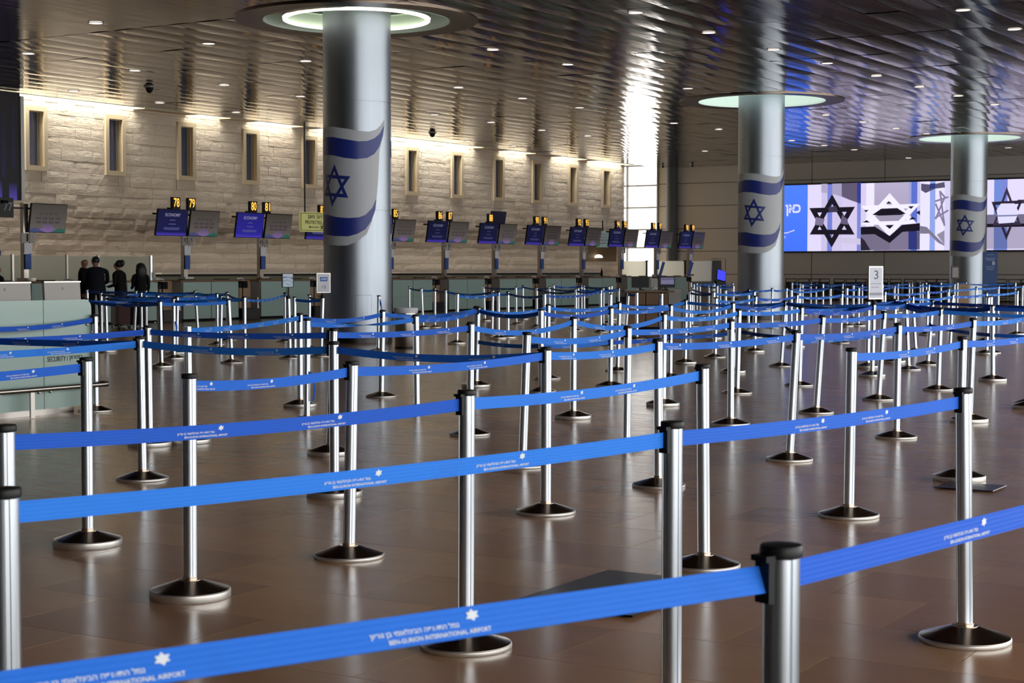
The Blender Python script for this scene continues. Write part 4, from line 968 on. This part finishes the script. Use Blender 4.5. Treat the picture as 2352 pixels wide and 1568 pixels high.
# bright frosted partitions before the corner window
for i, (x0, x1) in enumerate(((1345, 1398), (1406, 1484), (1503, 1572), (1586, 1640))):
    aa = 71.0; c0 = at_a(x0, 632, aa); c1 = at_a(x1, 599, aa); q0, q1 = c0.dot(B), c1.dot(B)
    r = empty('glass_partition', ab(aa, (q0 + q1) / 2), ANG - pi / 2, f'bright frosted glass partition before the corner window, {nth(i + 1)} counting from the stone wall', 'partition', 'glass partitions at the corner window')
    part('pane', (0, 0, (c0.z + c1.z) / 2 - .2), (q1 - q0, .02, c1.z - c0.z + .4), M_GLOW, r)
    MB().box(((q1 - q0) / 2 + .04, 0, c1.z / 2), (.07, .07, c1.z + .04)).box(((q1 - q0) / 2 + .04, 0, c1.z), (.16, .09, .05)).obj('post', M_DARKMETAL, r)
    part('base', (0, 0, .45), (q1 - q0, .05, .9), M_GREY, r)
# wide pillar blocks / kiosks / door at the far end
def far_box(x0, x1, y0, y1, d, name, label, cat, m, depth=.4, parts=()):
    c0 = at_d(x0, y1, d); c1 = at_d(x1, y0, d)
    r = empty(name, ((c0.x + c1.x) / 2, d, 0), 0, label, cat); w, z0, z1 = c1.x - c0.x, c0.z, c1.z
    return r, w, z0, z1
r, w, z0, z1 = far_box(1634, 1656, 598, 650, 76, 'equipment_cabinet', 'dark tall cabinet against the end wall with a thin frame on top', 'cabinet', M_DARK)
link('body', rbox_mesh('body', (w, .4, z1), mat('cabinet_dark', (44, 46, 48), .5), .02), r, loc=(0, 0, z1 / 2)); MB().tube([(-w / 2, 0, z1), (-w / 2, 0, z1 + .08), (w / 2 + .2, 0, z1 + .08), (w / 2 + .2, 0, .1)], .015, 6).obj('frame', M_DARKMETAL, r); part('drawer', (0, -.21, z1 * .4), (w * .8, .03, .3), M_DARKMETAL, r)
p = at_d(1655, 633, 70); r = empty('kiosk', (p.x, p.y, 0), .3, 'self-service kiosk with a tilted blue lit screen by the middle column', 'kiosk')
part('stand', (0, .05, .5), (.4, .3, 1.0), M_BLACK, r); s = link('screen', rbox_mesh('screen', (.42, .05, .48), M_BLACK, .01), r, loc=(0, -.06, 1.2), rot=(-.35, .25, 0))
pc = Pic(lambda u, v, l: (u, -.03, v)); pc.rect(-.19, -.22, .19, .22, (70, 72, 235)); pc.obj('screen_image', M_PIC, s)
for i, (x, y, d) in enumerate(((1515, 618, 70), (1581, 618, 72))):
    p = at_d(x, y, d); r = empty('sign_board', (p.x, p.y, 1.16), 0, f'narrow slanted blue sign board on the far desks, {"nearer the corner window" if i == 0 else "nearer the dark pilaster"}', 'sign'); MB().box((0, 0, .32), (.12, .03, .62), tilt=0).obj('board', M_BLUE, r, rot=(0, .28, 0)); part('foot', (0, 0, .01), (.2, .2, .02), M_DARK, r)
# brown lintel recess with lamp and information sign right of the last slit windows
p0 = at_b(1345, 600, WALL_B + .05); p1 = at_b(1413, 560, WALL_B + .05); q0, q1 = p0.dot(A), p1.dot(A)
r = empty('wall_niche', ab((q0 + q1) / 2, WALL_B + .09, (p0.z + p1.z) / 2), ANG, 'dark brown panel with a glowing dome lamp in the stone wall below sign 94', 'panel')
part('panel', (0, 0, 0), (q1 - q0, .06, p1.z - p0.z), mat('brown_panel', (104, 80, 44), .5), r); MB().lathe([(.2, 0), (.17, .09), (.08, .14), (.001, .15)], 16).obj('lamp_dome', mat('dome_glow', (255, 248, 230), .5, emit=1.6), r, loc=(-.6, -.18, -.25), smooth=40)
p = at_b(1384, 549, WALL_B + .6); r = empty('information_sign', p, ANG, 'pale green hanging information sign behind the screens of sign 93', 'sign')
link('panel', rbox_mesh('panel', (1.1, .06, .75), mat('sign_green', (150, 172, 168), .5, emit=.25), .02), r); pc = Pic(lambda u, v, l: (u, -.033 - l * .0005, v))
for k in range(4): pc.rect(-.38, .2 - k * .14, .42 - .07 * (k % 2), .26 - k * .14, (232, 240, 240))
pc.obj('lettering', M_FLAT, r); part('hanger', (0, 0, .6), (.04, .04, .5), M_DARK, r)
p = at_d(1382, 622, 74); r = empty('bottle', (p.x, p.y, 1.16), 0, 'dark bottle with yellow cap on the far desk', 'bottle')
MB().lathe([(.05, 0), (.05, .2), (.02, .28), (.02, .33)], 12).obj('body', M_DARK, r, smooth=40); MB().lathe([(.025, .33), (.025, .38)], 12).obj('cap', mat('yellow_cap', (210, 200, 60), .5), r)

# ------------------------------------------------------------------ information desk island
p = at_z(1502, 758); d = p.y; f = F / d
r = empty('information_desk', (p.x, p.y + .45, 0), 0, 'brown veneer information desk island with a grey end panel', 'desk')
def X(x): return (x - 1502) / f
def Z(y): return H - (y - YH) / f
wt = Z(667)
for x0, x1 in ((1440, 1482), (1484, 1534)):
    for zz0, zz1 in ((.08, wt * .62), (wt * .64, wt - .06)): MB().box(((X(x0) + X(x1)) / 2, -.455, (zz0 + zz1) / 2), (X(x1) - X(x0), .02, zz1 - zz0)).obj('front_panel', M_WOOD, r)
part('body', (X(1488), 0, wt / 2), (X(1534) - X(1440) - .02, .88, wt - .1), M_DARK, r); part('plinth', (X(1488), .02, .03), (X(1534) - X(1440) - .1, .84, .06), M_DARK, r)
part('worktop', (X(1492), 0, wt - .02), (X(1548) - X(1434), .96, .045), M_WOOD, r); part('end_panel', (X(1550), 0, wt * .52), (X(1564) - X(1536), .8, wt * 1.02), M_GREY, r)
def desk_item(name, label, cat, x, y=-.2): return empty(name, (p.x + X(x), p.y + .45 + y, wt + .005), 0, label, cat)
m1 = desk_item('monitor', 'black-backed monitor on the information desk, seen from behind', 'monitor', 1472); link('screen', rbox_mesh('screen', (X(1492) - X(1452), .06, .27), M_BLACK, .008), m1, loc=(0, 0, .2)); part('foot', (0, .02, .01), (.2, .16, .02), M_BLACK, m1); part('neck', (0, .04, .06), (.06, .03, .1), M_BLACK, m1)
m2 = desk_item('monitor', 'lit monitor with pale purple windows on the information desk', 'monitor', 1531); s = link('screen', rbox_mesh('screen', (X(1551) - X(1510), .06, .27), M_BLACK, .008), m2, loc=(0, 0, .2)); part('foot', (0, .02, .01), (.2, .16, .02), M_BLACK, m2); part('neck', (0, .04, .06), (.06, .03, .1), M_BLACK, m2)
pc = Pic(lambda u, v, l: (u, -.032 - l * .0005, v)); pc.rect(-.13, -.06, .2, .11, (90, 84, 120)); pc.rect(-.12, -.055, .19, .05, (150, 142, 186)); pc.rect(-.12, .065, .19, .1, (130, 122, 160)); pc.obj('screen_image', M_PICDIM, s)
m3 = desk_item('desk_phone', 'grey upright phone unit between the two monitors', 'phone', 1503); link('body', rbox_mesh('body', (.19, .12, .28), M_GREY, .02), m3, loc=(0, 0, .15)); MB().tube([(-.04, -.09, .02), (.02, -.1, .06), (.07, -.09, .03)], .02, 8).obj('handset', M_WHITE, m3); part('cradle', (0, -.07, .01), (.16, .08, .02), M_GREY, m3)
m4 = desk_item('paper_stack', 'crumpled white paper on the information desk', 'paper', 1463, -.36); MB().add([(-.05, 0, 0), (.05, -.02, 0), (.05, .08, 0), (-.04, .08, 0), (-.03, .02, .03), (.04, .0, .05), (.05, .07, .02), (-.02, .07, .04)], [(4, 5, 6, 7), (0, 1, 5, 4), (1, 2, 6, 5), (2, 3, 7, 6), (3, 0, 4, 7), (3, 2, 1, 0)]).obj('sheet', M_WHITE, m4)

# ------------------------------------------------------------------ waste bin by the near column, signs on posts
d = 31.0; c = at_d(932, 618, d); r = empty('waste_bin', (c.x, d, 0), 0, 'round steel waste bin with a loose liner edge beside the near flag column', 'bin'); f = F / d
MB().lathe([(.2, 0), (.205, .01), (.205, .7), (.215, .71), (.215, .74), (.19, .74), (.19, .6)], 32, caps=False).obj('body', M_STEEL, r, smooth=30); MB().lathe([(.218, .66), (.228, .72), (.222, .755), (.2, .75), (.17, .7)], 18, caps=False).obj('bin_liner', M_WHITE, r, smooth=60)
MB().lathe([(.21, .0), (.21, .04)], 32).obj('foot_ring', M_BLACK, r)
def post_sign(k, x0, x1, y0, y1, label, m, cat='sign'):
    b = POSTS[k]['top']; f = F / b.y; zz0, zz1 = H - (y1 - YH) / f, H - (y0 - YH) / f; w = (x1 - x0) / f; cx = ((x0 + x1) / 2 - 1176) / f
    r = empty('sign_holder', (b.x, b.y, 1.0), 0, label, cat); ox = cx - b.x
    MB().lathe([(.034, .002), (.034, .03), (.014, .035), (.014, zz0 - 1.0 + .03)], 12).obj('stem', M_BLACK, r)
    w /= cos(.6); r.rotation_euler.z = .6; fr = MB().box((ox, -.01, (zz0 + zz1) / 2 - 1), (w, .02, zz1 - zz0)).obj('frame', m, r); return r, ox, zz0 - 1, zz1 - 1, w
r, ox, z0, z1, w = post_sign('p43', 1991, 2029, 611, 687, 'white portrait sign with number 3 on a belt post', M_STEEL)
pc = Pic(lambda u, v, l: (ox + u * w, -.0215 - l * .0005, z0 + v * (z1 - z0))); pc.rect(-.44, .04, .44, .96, (196, 198, 212)); pc.text('3', 0, .74, .3, .26, (60, 62, 78), .0); pc.rect(-.38, .46, .36, .485, (150, 150, 168)); pc.rect(-.36, .35, .2, .375, (150, 150, 168)); pc.rect(-.44, .12, .44, .2, (140, 142, 158)); pc.obj('poster', M_FLAT, r)
r, ox, z0, z1, w = post_sign('r2', 648, 672, 627, 660, 'black framed display with a pale blue picture on a post beside the near column', M_BLACK)
pc = Pic(lambda u, v, l: (ox + u * w, -.0215 - l * .0005, z0 + v * (z1 - z0))); pc.rect(-.43, .05, .43, .95, (186, 208, 222), (206, 206, 216)); pc.poly([(-.4, .62), (.1, .7), (.3, .6), (.43, .55), (.43, .72), (-.4, .78)], (110, 150, 190)); pc.poly([(-.43, .4), (.0, .5), (.43, .3), (.43, .36), (0, .56), (-.43, .48)], (130, 160, 190)); pc.poly([(-.1, .3), (.3, .2), (.2, .14), (-.2, .26)], (150, 176, 200)); pc.obj('poster', M_PICDIM, r)
r, ox, z0, z1, w = post_sign('r5', 728, 757, 627, 672, 'white paper sign with blue logo and number 12 in front of the near column', M_STEEL)
pc = Pic(lambda u, v, l: (ox + u * w, -.0215 - l * .0005, z0 + v * (z1 - z0))); pc.rect(-.46, .03, .46, .97, (200, 202, 212)); pc.rect(-.28, .58, .28, .8, (60, 100, 170)); pc.poly([(-.2, .66), (.06, .68), (.2, .66), (.2, .72), (.1, .74), (-.2, .7)], (190, 205, 225)); pc.text('12', .02, .3, .26, .14, (50, 54, 66), .01); pc.obj('poster', M_FLAT, r)
# blue roll-up sign and small framed sign near the far column
d = 60.; c = at_d(2274, 618, d); f = F / d; r = empty('roll_up_sign', (c.x, d, 0), 0, 'tall blue roll-up sign with white lines beside the far flag column', 'sign'); w = 34 / f; zt = H + 40 / f
part('banner', (0, 0, zt / 2 + .03), (w, .03, zt - .06), mat('banner_blue', (34, 70, 128), .6), r); part('foot', (0, 0, .02), (w + .06, .2, .04), M_STEEL, r)
pc = Pic(lambda u, v, l: (u * w, -.017 - l * .0005, v)); 
for y, ww in ((1.98, .5), (1.86, .7), (1.82, .66), (1.78, .5), (1.56, .6), (1.5, .56), (1.45, .4)): pc.rect(-ww / 2, y - .008, ww / 2, y + .008, (130, 150, 186))
pc.text('8', .22, 1.68, .18, .13, (200, 206, 216), .02); pc.obj('lettering', M_FLAT, r)
d = 58.; c = at_d(2194, 618, d); f = F / d; r = empty('framed_notice', (c.x, d, 0), 0, 'small dark framed notice on a stand before the far flag column', 'sign'); MB().lathe([(.18, 0), (.18, .02), (.02, .03), (.02, 1.15)], 12).obj('stand', M_DARKMETAL, r); zz0, zz1 = H - 22 / f, H + 7 / f; part('frame', (0, -.02, (zz0 + zz1) / 2), (20 / f, .02, zz1 - zz0), mat('frame_brown', (46, 34, 32), .5), r); part('sheet', (0, -.032, (zz0 + zz1) / 2), (14 / f, .006, zz1 - zz0 - .09), M_GREY, r)
d = 56.; c = at_d(2214, 618, d); f = F / d; r = empty('notice_panel', (c.x, d, 0), 0, 'low wooden notice panel with letters before the far flag column', 'sign'); zz1 = H - 34 / f; part('panel', (0, 0, zz1 / 2 + .1), (24 / f, .04, zz1 - .2), M_WOOD2, r); part('foot', (0, 0, .05), (24 / f, .25, .1), M_DARK, r)
pc = Pic(lambda u, v, l: (u, -.023, v)); pc.text('T7', .0, zz1 - .2, .2, .18, (120, 90, 70), .01); pc.obj('lettering', M_FLAT, r)

# ------------------------------------------------------------------ lit screen on the end wall
SCA = BACK_A - .16
zt0 = at_a(1800, 426, SCA).z; zb0 = at_a(1800, 577, SCA).z
sb0 = at_a(1742, 500, SCA).dot(B); sb1 = at_a(2640, 500, SCA).dot(B)
r = empty('led_screen', ab(SCA, sb0, zb0), ANG - pi / 2, 'wide lit screen on the end wall with blue panel and dark six-pointed stars', 'screen')
part('case', ((sb1 - sb0) / 2, .06, (zt0 - zb0) / 2), (sb1 - sb0 + .16, .1, zt0 - zb0 + .16), M_DARKMETAL, r)
HS = zt0 - zb0
def c6(x, y):            # crop pixels -> screen coordinates (metres along B from the screen's near edge, metres up)
    px, py = 1752 + x / 3.92, 340 + y / 3.92; q = at_a(px, py, SCA); return q.dot(B) - sb0, q.z - zb0
pc = Pic(lambda u, v, l: (u, -.004 - .0012 * l, v))
def strip(x0, x1, c, c2=None): 
    a_, b_ = c6(x0, 600)[0], c6(x1, 600)[0]; pc.rect(a_, 0, b_, HS, c, c2)
def poly(pts, c): pc.poly([c6(*p) for p in pts], c)
strip(-35, 404, (66, 112, 244), (76, 124, 250))
strip(404, 884, (214, 206, 236)); strip(404, 528, (216, 208, 240)); strip(528, 582, (196, 186, 220)); strip(582, 626, (112, 124, 206)); strip(626, 712, (198, 188, 224)); strip(712, 850, (204, 194, 228)); strip(850, 884, (118, 130, 204))
poly(((528, 322), (582, 320), (582, 405), (528, 400)), (168, 160, 190)); poly(((626, 320), (712, 318), (712, 436), (626, 412)), (160, 152, 184))
poly(((712, 318), (850, 312), (850, 490), (780, 465), (712, 436)), (92, 84, 110)); poly(((850, 312), (884, 310), (884, 500), (850, 490)), (48, 58, 142))
poly(((510, 795), (640, 800), (880, 815), (880, 870), (700, 850), (560, 815)), (196, 188, 218))
blk = (22, 18, 30)
def ring(o, f, c, sm=None):
    P = [c6(*p) for p in o]
    for q in tri_ring(P, f): pc.poly(q, c)
ring(((626, 415), (828, 778), (424, 778)), .64, blk); ring(((420, 540), (832, 528), (622, 895)), .64, blk)
poly(((480, 620), (560, 640), (540, 700), (470, 690)), (120, 112, 142)); poly(((715, 600), (765, 640), (770, 690), (700, 680)), (96, 88, 116)); poly(((590, 535), (660, 520), (680, 570), (600, 575)), (60, 54, 76))
strip(884, 1420, (208, 200, 230)); strip(884, 932, (206, 196, 230)); strip(932, 1005, (226, 222, 246)); strip(1005, 1315, (150, 142, 166), (176, 166, 196)); strip(1315, 1338, (150, 156, 208)); strip(1338, 1392, (88, 108, 196)); strip(1392, 1420, (192, 186, 222))
wht = (232, 228, 250)
ring(((1145, 405), (1400, 690), (885, 690)), .60, wht); ring(((885, 520), (1420, 500), (1145, 800)), .60, wht)
poly(((990, 600), (1070, 545), (1215, 540), (1290, 590), (1240, 605), (1050, 610)), blk); poly(((1010, 610), (1280, 600), (1225, 655), (1060, 660)), (150, 142, 166))
poly(((885, 710), (1010, 705), (1145, 790), (1260, 690), (1420, 675), (1420, 745), (1260, 755), (1145, 855), (1010, 775), (885, 778)), blk)
poly(((900, 670), (970, 670), (938, 648)), blk); poly(((1320, 645), (1385, 640), (1348, 618)), blk); poly(((1310, 525), (1365, 522), (1338, 548)), blk); poly(((1110, 500), (1165, 498), (1138, 478)), blk); poly(((1105, 695), (1185, 692), (1146, 728)), blk); poly(((912, 558), (958, 556), (934, 578)), blk); poly(((1385, 580), (1420, 560), (1420, 605)), blk)
poly(((885, 778), (1010, 775), (1145, 855), (1145, 918), (885, 922)), (112, 104, 130)); poly(((1145, 855), (1260, 755), (1315, 750), (1315, 914), (1145, 918)), (120, 112, 140)); poly(((885, 800), (920, 830), (975, 921), (885, 922)), (40, 34, 50)); poly(((1315, 750), (1392, 748), (1392, 912), (1315, 914)), (44, 52, 116)); poly(((1392, 748), (1420, 746), (1420, 911), (1392, 912)), (92, 84, 110))
strip(1420, 2010, (224, 218, 246)); strip(1508, 1556, (138, 158, 222)); strip(1640, 1700, (206, 200, 232)); strip(1700, 2010, (190, 184, 216))
poly(((1430, 320), (1520, 330), (1640, 305), (1645, 355), (1560, 365), (1470, 405), (1430, 380)), (84, 78, 104)); poly(((1508, 322), (1556, 316), (1556, 362), (1508, 370)), (40, 56, 120))
poly(((1420, 700), (1480, 710), (1560, 790), (1640, 870), (1640, 880), (1580, 850), (1500, 770), (1420, 770)), (120, 114, 138)); poly(((1570, 780), (1640, 740), (1640, 870)), (140, 134, 158))
g2 = (128, 118, 150)
for a_, b_ in (((1600, 385), (1640, 700)), ((1555, 480), (1675, 440)), ((1555, 630), (1675, 560)), ((1560, 500), (1640, 690)), ((1600, 390), (1650, 450)), ((1560, 640), (1640, 450))):
    dx, dy = b_[0] - a_[0], b_[1] - a_[1]; l = sqrt(dx * dx + dy * dy); nx, ny = -dy / l * 8, dx / l * 8
    poly(((a_[0] + nx, a_[1] + ny), (b_[0] + nx, b_[1] + ny), (b_[0] - nx, b_[1] - ny), (a_[0] - nx, a_[1] - ny)), g2)
strip(2010, 2660, (218, 210, 240)); strip(2085, 2150, (108, 134, 206)); strip(2150, 2206, (118, 128, 204)); strip(2400, 2660, (196, 188, 222)); strip(2480, 2560, (110, 130, 206))
poly(((2010, 715), (2660, 700), (2660, 900), (2010, 908)), (166, 158, 186)); poly(((2085, 715), (2206, 712), (2206, 906), (2085, 907)), (96, 108, 166))
poly(((2010, 600), (2660, 590), (2660, 690), (2010, 712)), (110, 104, 130)); poly(((2010, 682), (2660, 676), (2660, 702), (2010, 714)), blk); poly(((2300, 465), (2660, 460), (2660, 490), (2300, 500)), (60, 54, 76))
ring(((2202, 350), (2330, 690), (2075, 700)), .74, (52, 46, 66)); ring(((2065, 485), (2345, 470), (2198, 830)), .74, (40, 34, 52))
poly(((2110, 560), (2150, 500), (2270, 498), (2312, 580), (2270, 670), (2130, 680)), (214, 210, 242)); poly(((2110, 605), (2300, 600), (2300, 612), (2110, 618)), (110, 116, 160))
u, v = c6(280, 560); pc.text('כאן'[::-1], u, v, 1.16 * (c6(345, 0)[0] - c6(215, 0)[0]) * .9, (c6(0, 505)[1] - c6(0, 612)[1]) * .96, (214, 212, 246), .035)
poly(((100, 752), (180, 764), (230, 758), (285, 738), (288, 744), (232, 766), (180, 772), (100, 762)), (214, 212, 244)); u, v = c6(287, 741); pc.poly([(u + .035 * cos(i * pi / 4), v + .035 * sin(i * pi / 4)) for i in range(8)], (214, 212, 244))
u, v = c6(168, 802); pc.text('גיבוי'[::-1], u, v, .5, .11, (180, 188, 240), .01)
pc.obj('screen_image', M_PIC, r)
# row of baggage trolleys in the shade under the screen
tz = random.Random(5)
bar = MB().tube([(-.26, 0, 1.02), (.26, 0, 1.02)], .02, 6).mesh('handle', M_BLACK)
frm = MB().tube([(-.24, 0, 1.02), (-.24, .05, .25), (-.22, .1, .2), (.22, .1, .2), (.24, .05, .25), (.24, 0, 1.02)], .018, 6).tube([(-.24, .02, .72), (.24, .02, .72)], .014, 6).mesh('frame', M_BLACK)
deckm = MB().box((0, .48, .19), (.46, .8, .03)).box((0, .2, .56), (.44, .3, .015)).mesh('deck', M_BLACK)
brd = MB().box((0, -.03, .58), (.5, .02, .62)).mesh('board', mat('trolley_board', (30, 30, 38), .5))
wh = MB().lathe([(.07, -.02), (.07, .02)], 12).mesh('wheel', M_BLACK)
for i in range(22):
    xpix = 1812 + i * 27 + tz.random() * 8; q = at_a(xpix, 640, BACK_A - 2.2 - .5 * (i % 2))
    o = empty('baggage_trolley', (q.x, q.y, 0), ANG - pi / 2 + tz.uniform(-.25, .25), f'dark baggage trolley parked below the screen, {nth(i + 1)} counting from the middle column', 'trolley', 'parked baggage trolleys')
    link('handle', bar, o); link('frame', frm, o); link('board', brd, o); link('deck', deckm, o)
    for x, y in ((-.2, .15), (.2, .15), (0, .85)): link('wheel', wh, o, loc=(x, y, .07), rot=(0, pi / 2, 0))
# two suitcases between the belts and the staffed desks
for i, (x, d, m, h, lab) in enumerate(((284, 41.6, M_MAROON, .68, 'dark maroon upright suitcase on the floor before the staffed desks'), (263, 41.8, M_GREY, .66, 'grey upright suitcase next to the maroon one'), (309, 41.7, M_DARK, .7, 'black upright suitcase below the woman with long hair'))):
    q = at_d(x, 618, d); o = empty('suitcase', (q.x, d, 0), .2, lab, 'suitcase', 'suitcases'); w = (.3, .2, .34)[i]
    link('shell', rbox_mesh('shell', (w, .26, h - .06), m, .04), o, loc=(0, 0, h / 2 + .05)); MB().tube([(-w * .25, .08, h), (-w * .25, .08, h + .12), (w * .25, .08, h + .12), (w * .25, .08, h)], .012, 6).obj('handle', M_BLACK, o)
    for sx in (-1, 1): MB().lathe([(.03, -.015), (.03, .015)], 10).obj('wheel', M_BLACK, o, loc=(sx * w * .36, 0, .031), rot=(0, pi / 2, 0))

# ------------------------------------------------------------------ people at the staffed desks
def person(x, d, hgt, face, label, cloth, legs, hair, arm_l, arm_r, lean=0, wide=1.0, bald=False):
    """face = heading of the body (radians, 0 = looking away from the camera, + turns to the stone wall side)"""
    q = at_d(x, 618, d); r = empty('person', (q.x, d, 0), face, label, 'person'); k = hgt / 1.75
    V = []; R = []; Ed = []
    def v(p, rad, par=None):
        V.append((p[0] * k, p[1] * k, p[2] * k)); R.append(rad * k); i = len(V) - 1
        if par is not None: Ed.append((par, i))
        return i
    pel = v((0, 0, .96), .165 * wide); ab_ = v((0, .0, 1.1), .165 * wide, pel); ch = v((0, .01 + lean, 1.29), .19 * wide, ab_); up = v((0, 0 + lean, 1.42), .12, ch); nk = v((0, .01 + lean * 1.2, 1.51), .055, up)
    h1 = v((0, .035 + lean * 1.3, 1.58), .082, nk); h2 = v((0, .03 + lean * 1.3, 1.65), .108, h1); h3 = v((0, .01 + lean * 1.3, 1.71), .09, h2)
    nose = v((0, .125 + lean * 1.3, 1.625), .016, h2)
    for s in (-1, 1):
        v((s * .098, .02 + lean * 1.3, 1.63), .018, h2)
        hp = v((s * .1, 0, .9), .11, pel); kn = v((s * .11, .02, .5), .068, hp); an = v((s * .11, -.02, .09), .045, kn); v((s * .12, .13, .045), .04, an)
        sh = v((s * .2 * wide, lean, 1.4), .07, up); el, wr, hd = (arm_l if s < 0 else arm_r)
        e = v((s * el[0] * wide, el[1], el[2]), .05, sh); w = v((s * wr[0], wr[1], wr[2]), .034, e); pm = v((s * hd[0], hd[1], hd[2]), .036, w)
        dr = Vector((s * hd[0] - s * wr[0], hd[1] - wr[1], hd[2] - wr[2])).normalized(); sd = dr.cross(Vector((0, 0, 1)) if abs(dr.z) < .8 else Vector((0, 1, 0))).normalized()
        P = Vector((s * hd[0], hd[1], hd[2]))
        for f_, ln in zip((-1.5, -.5, .5, 1.5), (.065, .075, .07, .055)):
            b0 = P + sd * f_ * .018 + dr * .03; t0 = b0 + dr * ln + Vector((0, 0, -.012)); i0 = v(b0, .0095, pm); v(t0, .008, i0)
        th = v(P + sd * .045 * s, .0105, pm); v(P + sd * .06 * s + dr * .04, .009, th)
    me = bpy.data.meshes.new('body'); me.from_pydata(V, Ed, []); o = bpy.data.objects.new('body', me); COL.objects.link(o)
    md = o.modifiers.new('skin', 'SKIN'); sk = me.skin_vertices[0].data
    for i, rad in enumerate(R): sk[i].radius = (rad, rad * (.85 if i in (pel, ab_, ch, up) else 1))
    sk[pel].use_root = True
    o.modifiers.new('sub', 'SUBSURF').levels = 2
    dg = bpy.context.evaluated_depsgraph_get(); nm = bpy.data.meshes.new_from_object(o.evaluated_get(dg)); bpy.data.objects.remove(o)
    nm.materials.clear()
    for m in (M_SKIN, cloth, legs, M_BLACK): nm.materials.append(m)
    wr_p = [Vector(((-1 if s < 0 else 1) * a[1][0], a[1][1], a[1][2])) * k for s, a in ((-1, arm_l), (1, arm_r))]; hd_p = [Vector(((-1 if s < 0 else 1) * a[2][0], a[2][1], a[2][2])) * k for s, a in ((-1, arm_l), (1, arm_r))]
    for p in nm.polygons:
        c = p.center; mi = 1
        if c.z > 1.5 * k and abs(c.x) < .16 * k: mi = 0
        elif c.z < .1 * k: mi = 3
        elif c.z < .9 * k and abs(c.x) < .2 * k: mi = 2
        for w_, h_ in zip(wr_p, hd_p):
            ax = (h_ - w_).normalized()
            if (c - w_).dot(ax) > .01 and (c - h_).length < .17 * k: mi = 0
        p.material_index = mi; p.use_smooth = True
    nm.name = 'body'; link('body', nm, r)
    # hair: shells around the skull
    hm = MB(); hc = (0, .015 + lean * 1.3, 1.655)
    def shell(c, rx, ry, rz, z_lo, n=14, rows=8, front=True):
        vs = []; fs = []
        for j in range(rows + 1):
            ph = pi / 2 - (pi / 2 - z_lo) * j / rows
            for i in range(n):
                t = 2 * pi * i / n; cut = 0
                y = ry * cos(ph) * sin(t)
                zz = rz * sin(ph)
                if front and y > ry * .55 and zz < rz * .45: y = ry * .5
                vs.append(((c[0] + rx * cos(ph) * cos(t)) * k, (c[1] + y) * k, (c[2] + zz) * k))
        for j in range(rows):
            for i in range(n): q_ = (i + 1) % n; fs.append((j * n + i, j * n + q_, (j + 1) * n + q_, (j + 1) * n + i))
        fs.append(tuple(rows * n + i for i in range(n))); hm.add(vs, fs)
    y0 = lean * 1.3
    if hair == 'short': shell((0, -.028 + y0, 1.672), .1, .1, .098, -.6, front=False)
    elif hair == 'updo':
        shell((0, -.03 + y0, 1.672), .12, .108, .11, -.9, front=False); shell((0, -.12 + y0, 1.7), .075, .07, .085, -1.4, 10, 6, False)
    elif hair == 'long':
        shell((0, -.03 + y0, 1.668), .135, .115, .115, -.9, front=False); shell((0, -.07 + y0, 1.54), .165, .1, .22, -1.45, 12, 8, False)
    elif hair == 'stubble': shell((0, -.05 + y0, 1.61), .092, .06, .04, -1.0, front=False)
    if hm.v: hm.obj('hair', M_HAIR, r, smooth=80)
    # clothes: collar and jacket hem as separate pieces
    MB().lathe([(.075 * k, 1.455 * k), (.066 * k, 1.5 * k), (.074 * k, 1.502 * k), (.085 * k, 1.45 * k)], 16, c=(0, lean * k, 0), caps=False).obj('collar', cloth, r, smooth=60)
    MB().lathe([(.19 * k * wide, .84 * k), (.175 * k * wide, 1.0 * k), (.165 * k * wide, 1.12 * k)], 20, caps=False).obj('jacket_hem', cloth, r, smooth=60, scale=(1, .8, 1))
    return r
down = ((.23, .0, 1.13), (.22, .08, .9), (.21, .11, .83))
bent = ((.215, .03, 1.13), (.17, .25, 1.07), (.12, .33, 1.08))
person(191, 42.9, 1.75, -1.2, 'bald man in black clothes facing the man in the navy jacket', M_DARK, M_DARK, 'none', bent, down, .0, 1.0)
person(220, 42.2, 1.77, .35, 'man in navy jacket seen from behind at the staffed desk', M_NAVY, M_DARK, 'short', bent, bent, .02, 1.34)
person(277, 42.4, 1.67, 1.15, 'woman in black with pinned-up dark hair facing the two men', M_DARK, M_DARK, 'updo', bent, bent, .05, 1.0)
person(323, 42.6, 1.6, .6, 'woman in black with long dark hair next to the pale pole', M_DARK, M_DARK, 'long', bent, down, .02, 1.0)
person(-8, 41.0, 1.55, -.5, 'person in black cut off by the picture edge behind the counter', M_DARK, M_DARK, 'short', bent, bent, .0, 1.0)
# blue display stand at the picture edge
p = at_d(-2, 600, 46.5); r = empty('sign_board', (p.x - .1, p.y, 0), 0, 'blue upright sign board at the picture edge behind the counter', 'sign'); link('board', rbox_mesh('board', (.3, .06, .5), M_BLUE, .02), r, loc=(0, 0, 1.75)); MB().lathe([(.15, 0), (.15, .02), (.03, .03), (.03, 1.52)], 12).obj('stand', M_BLACK, r)
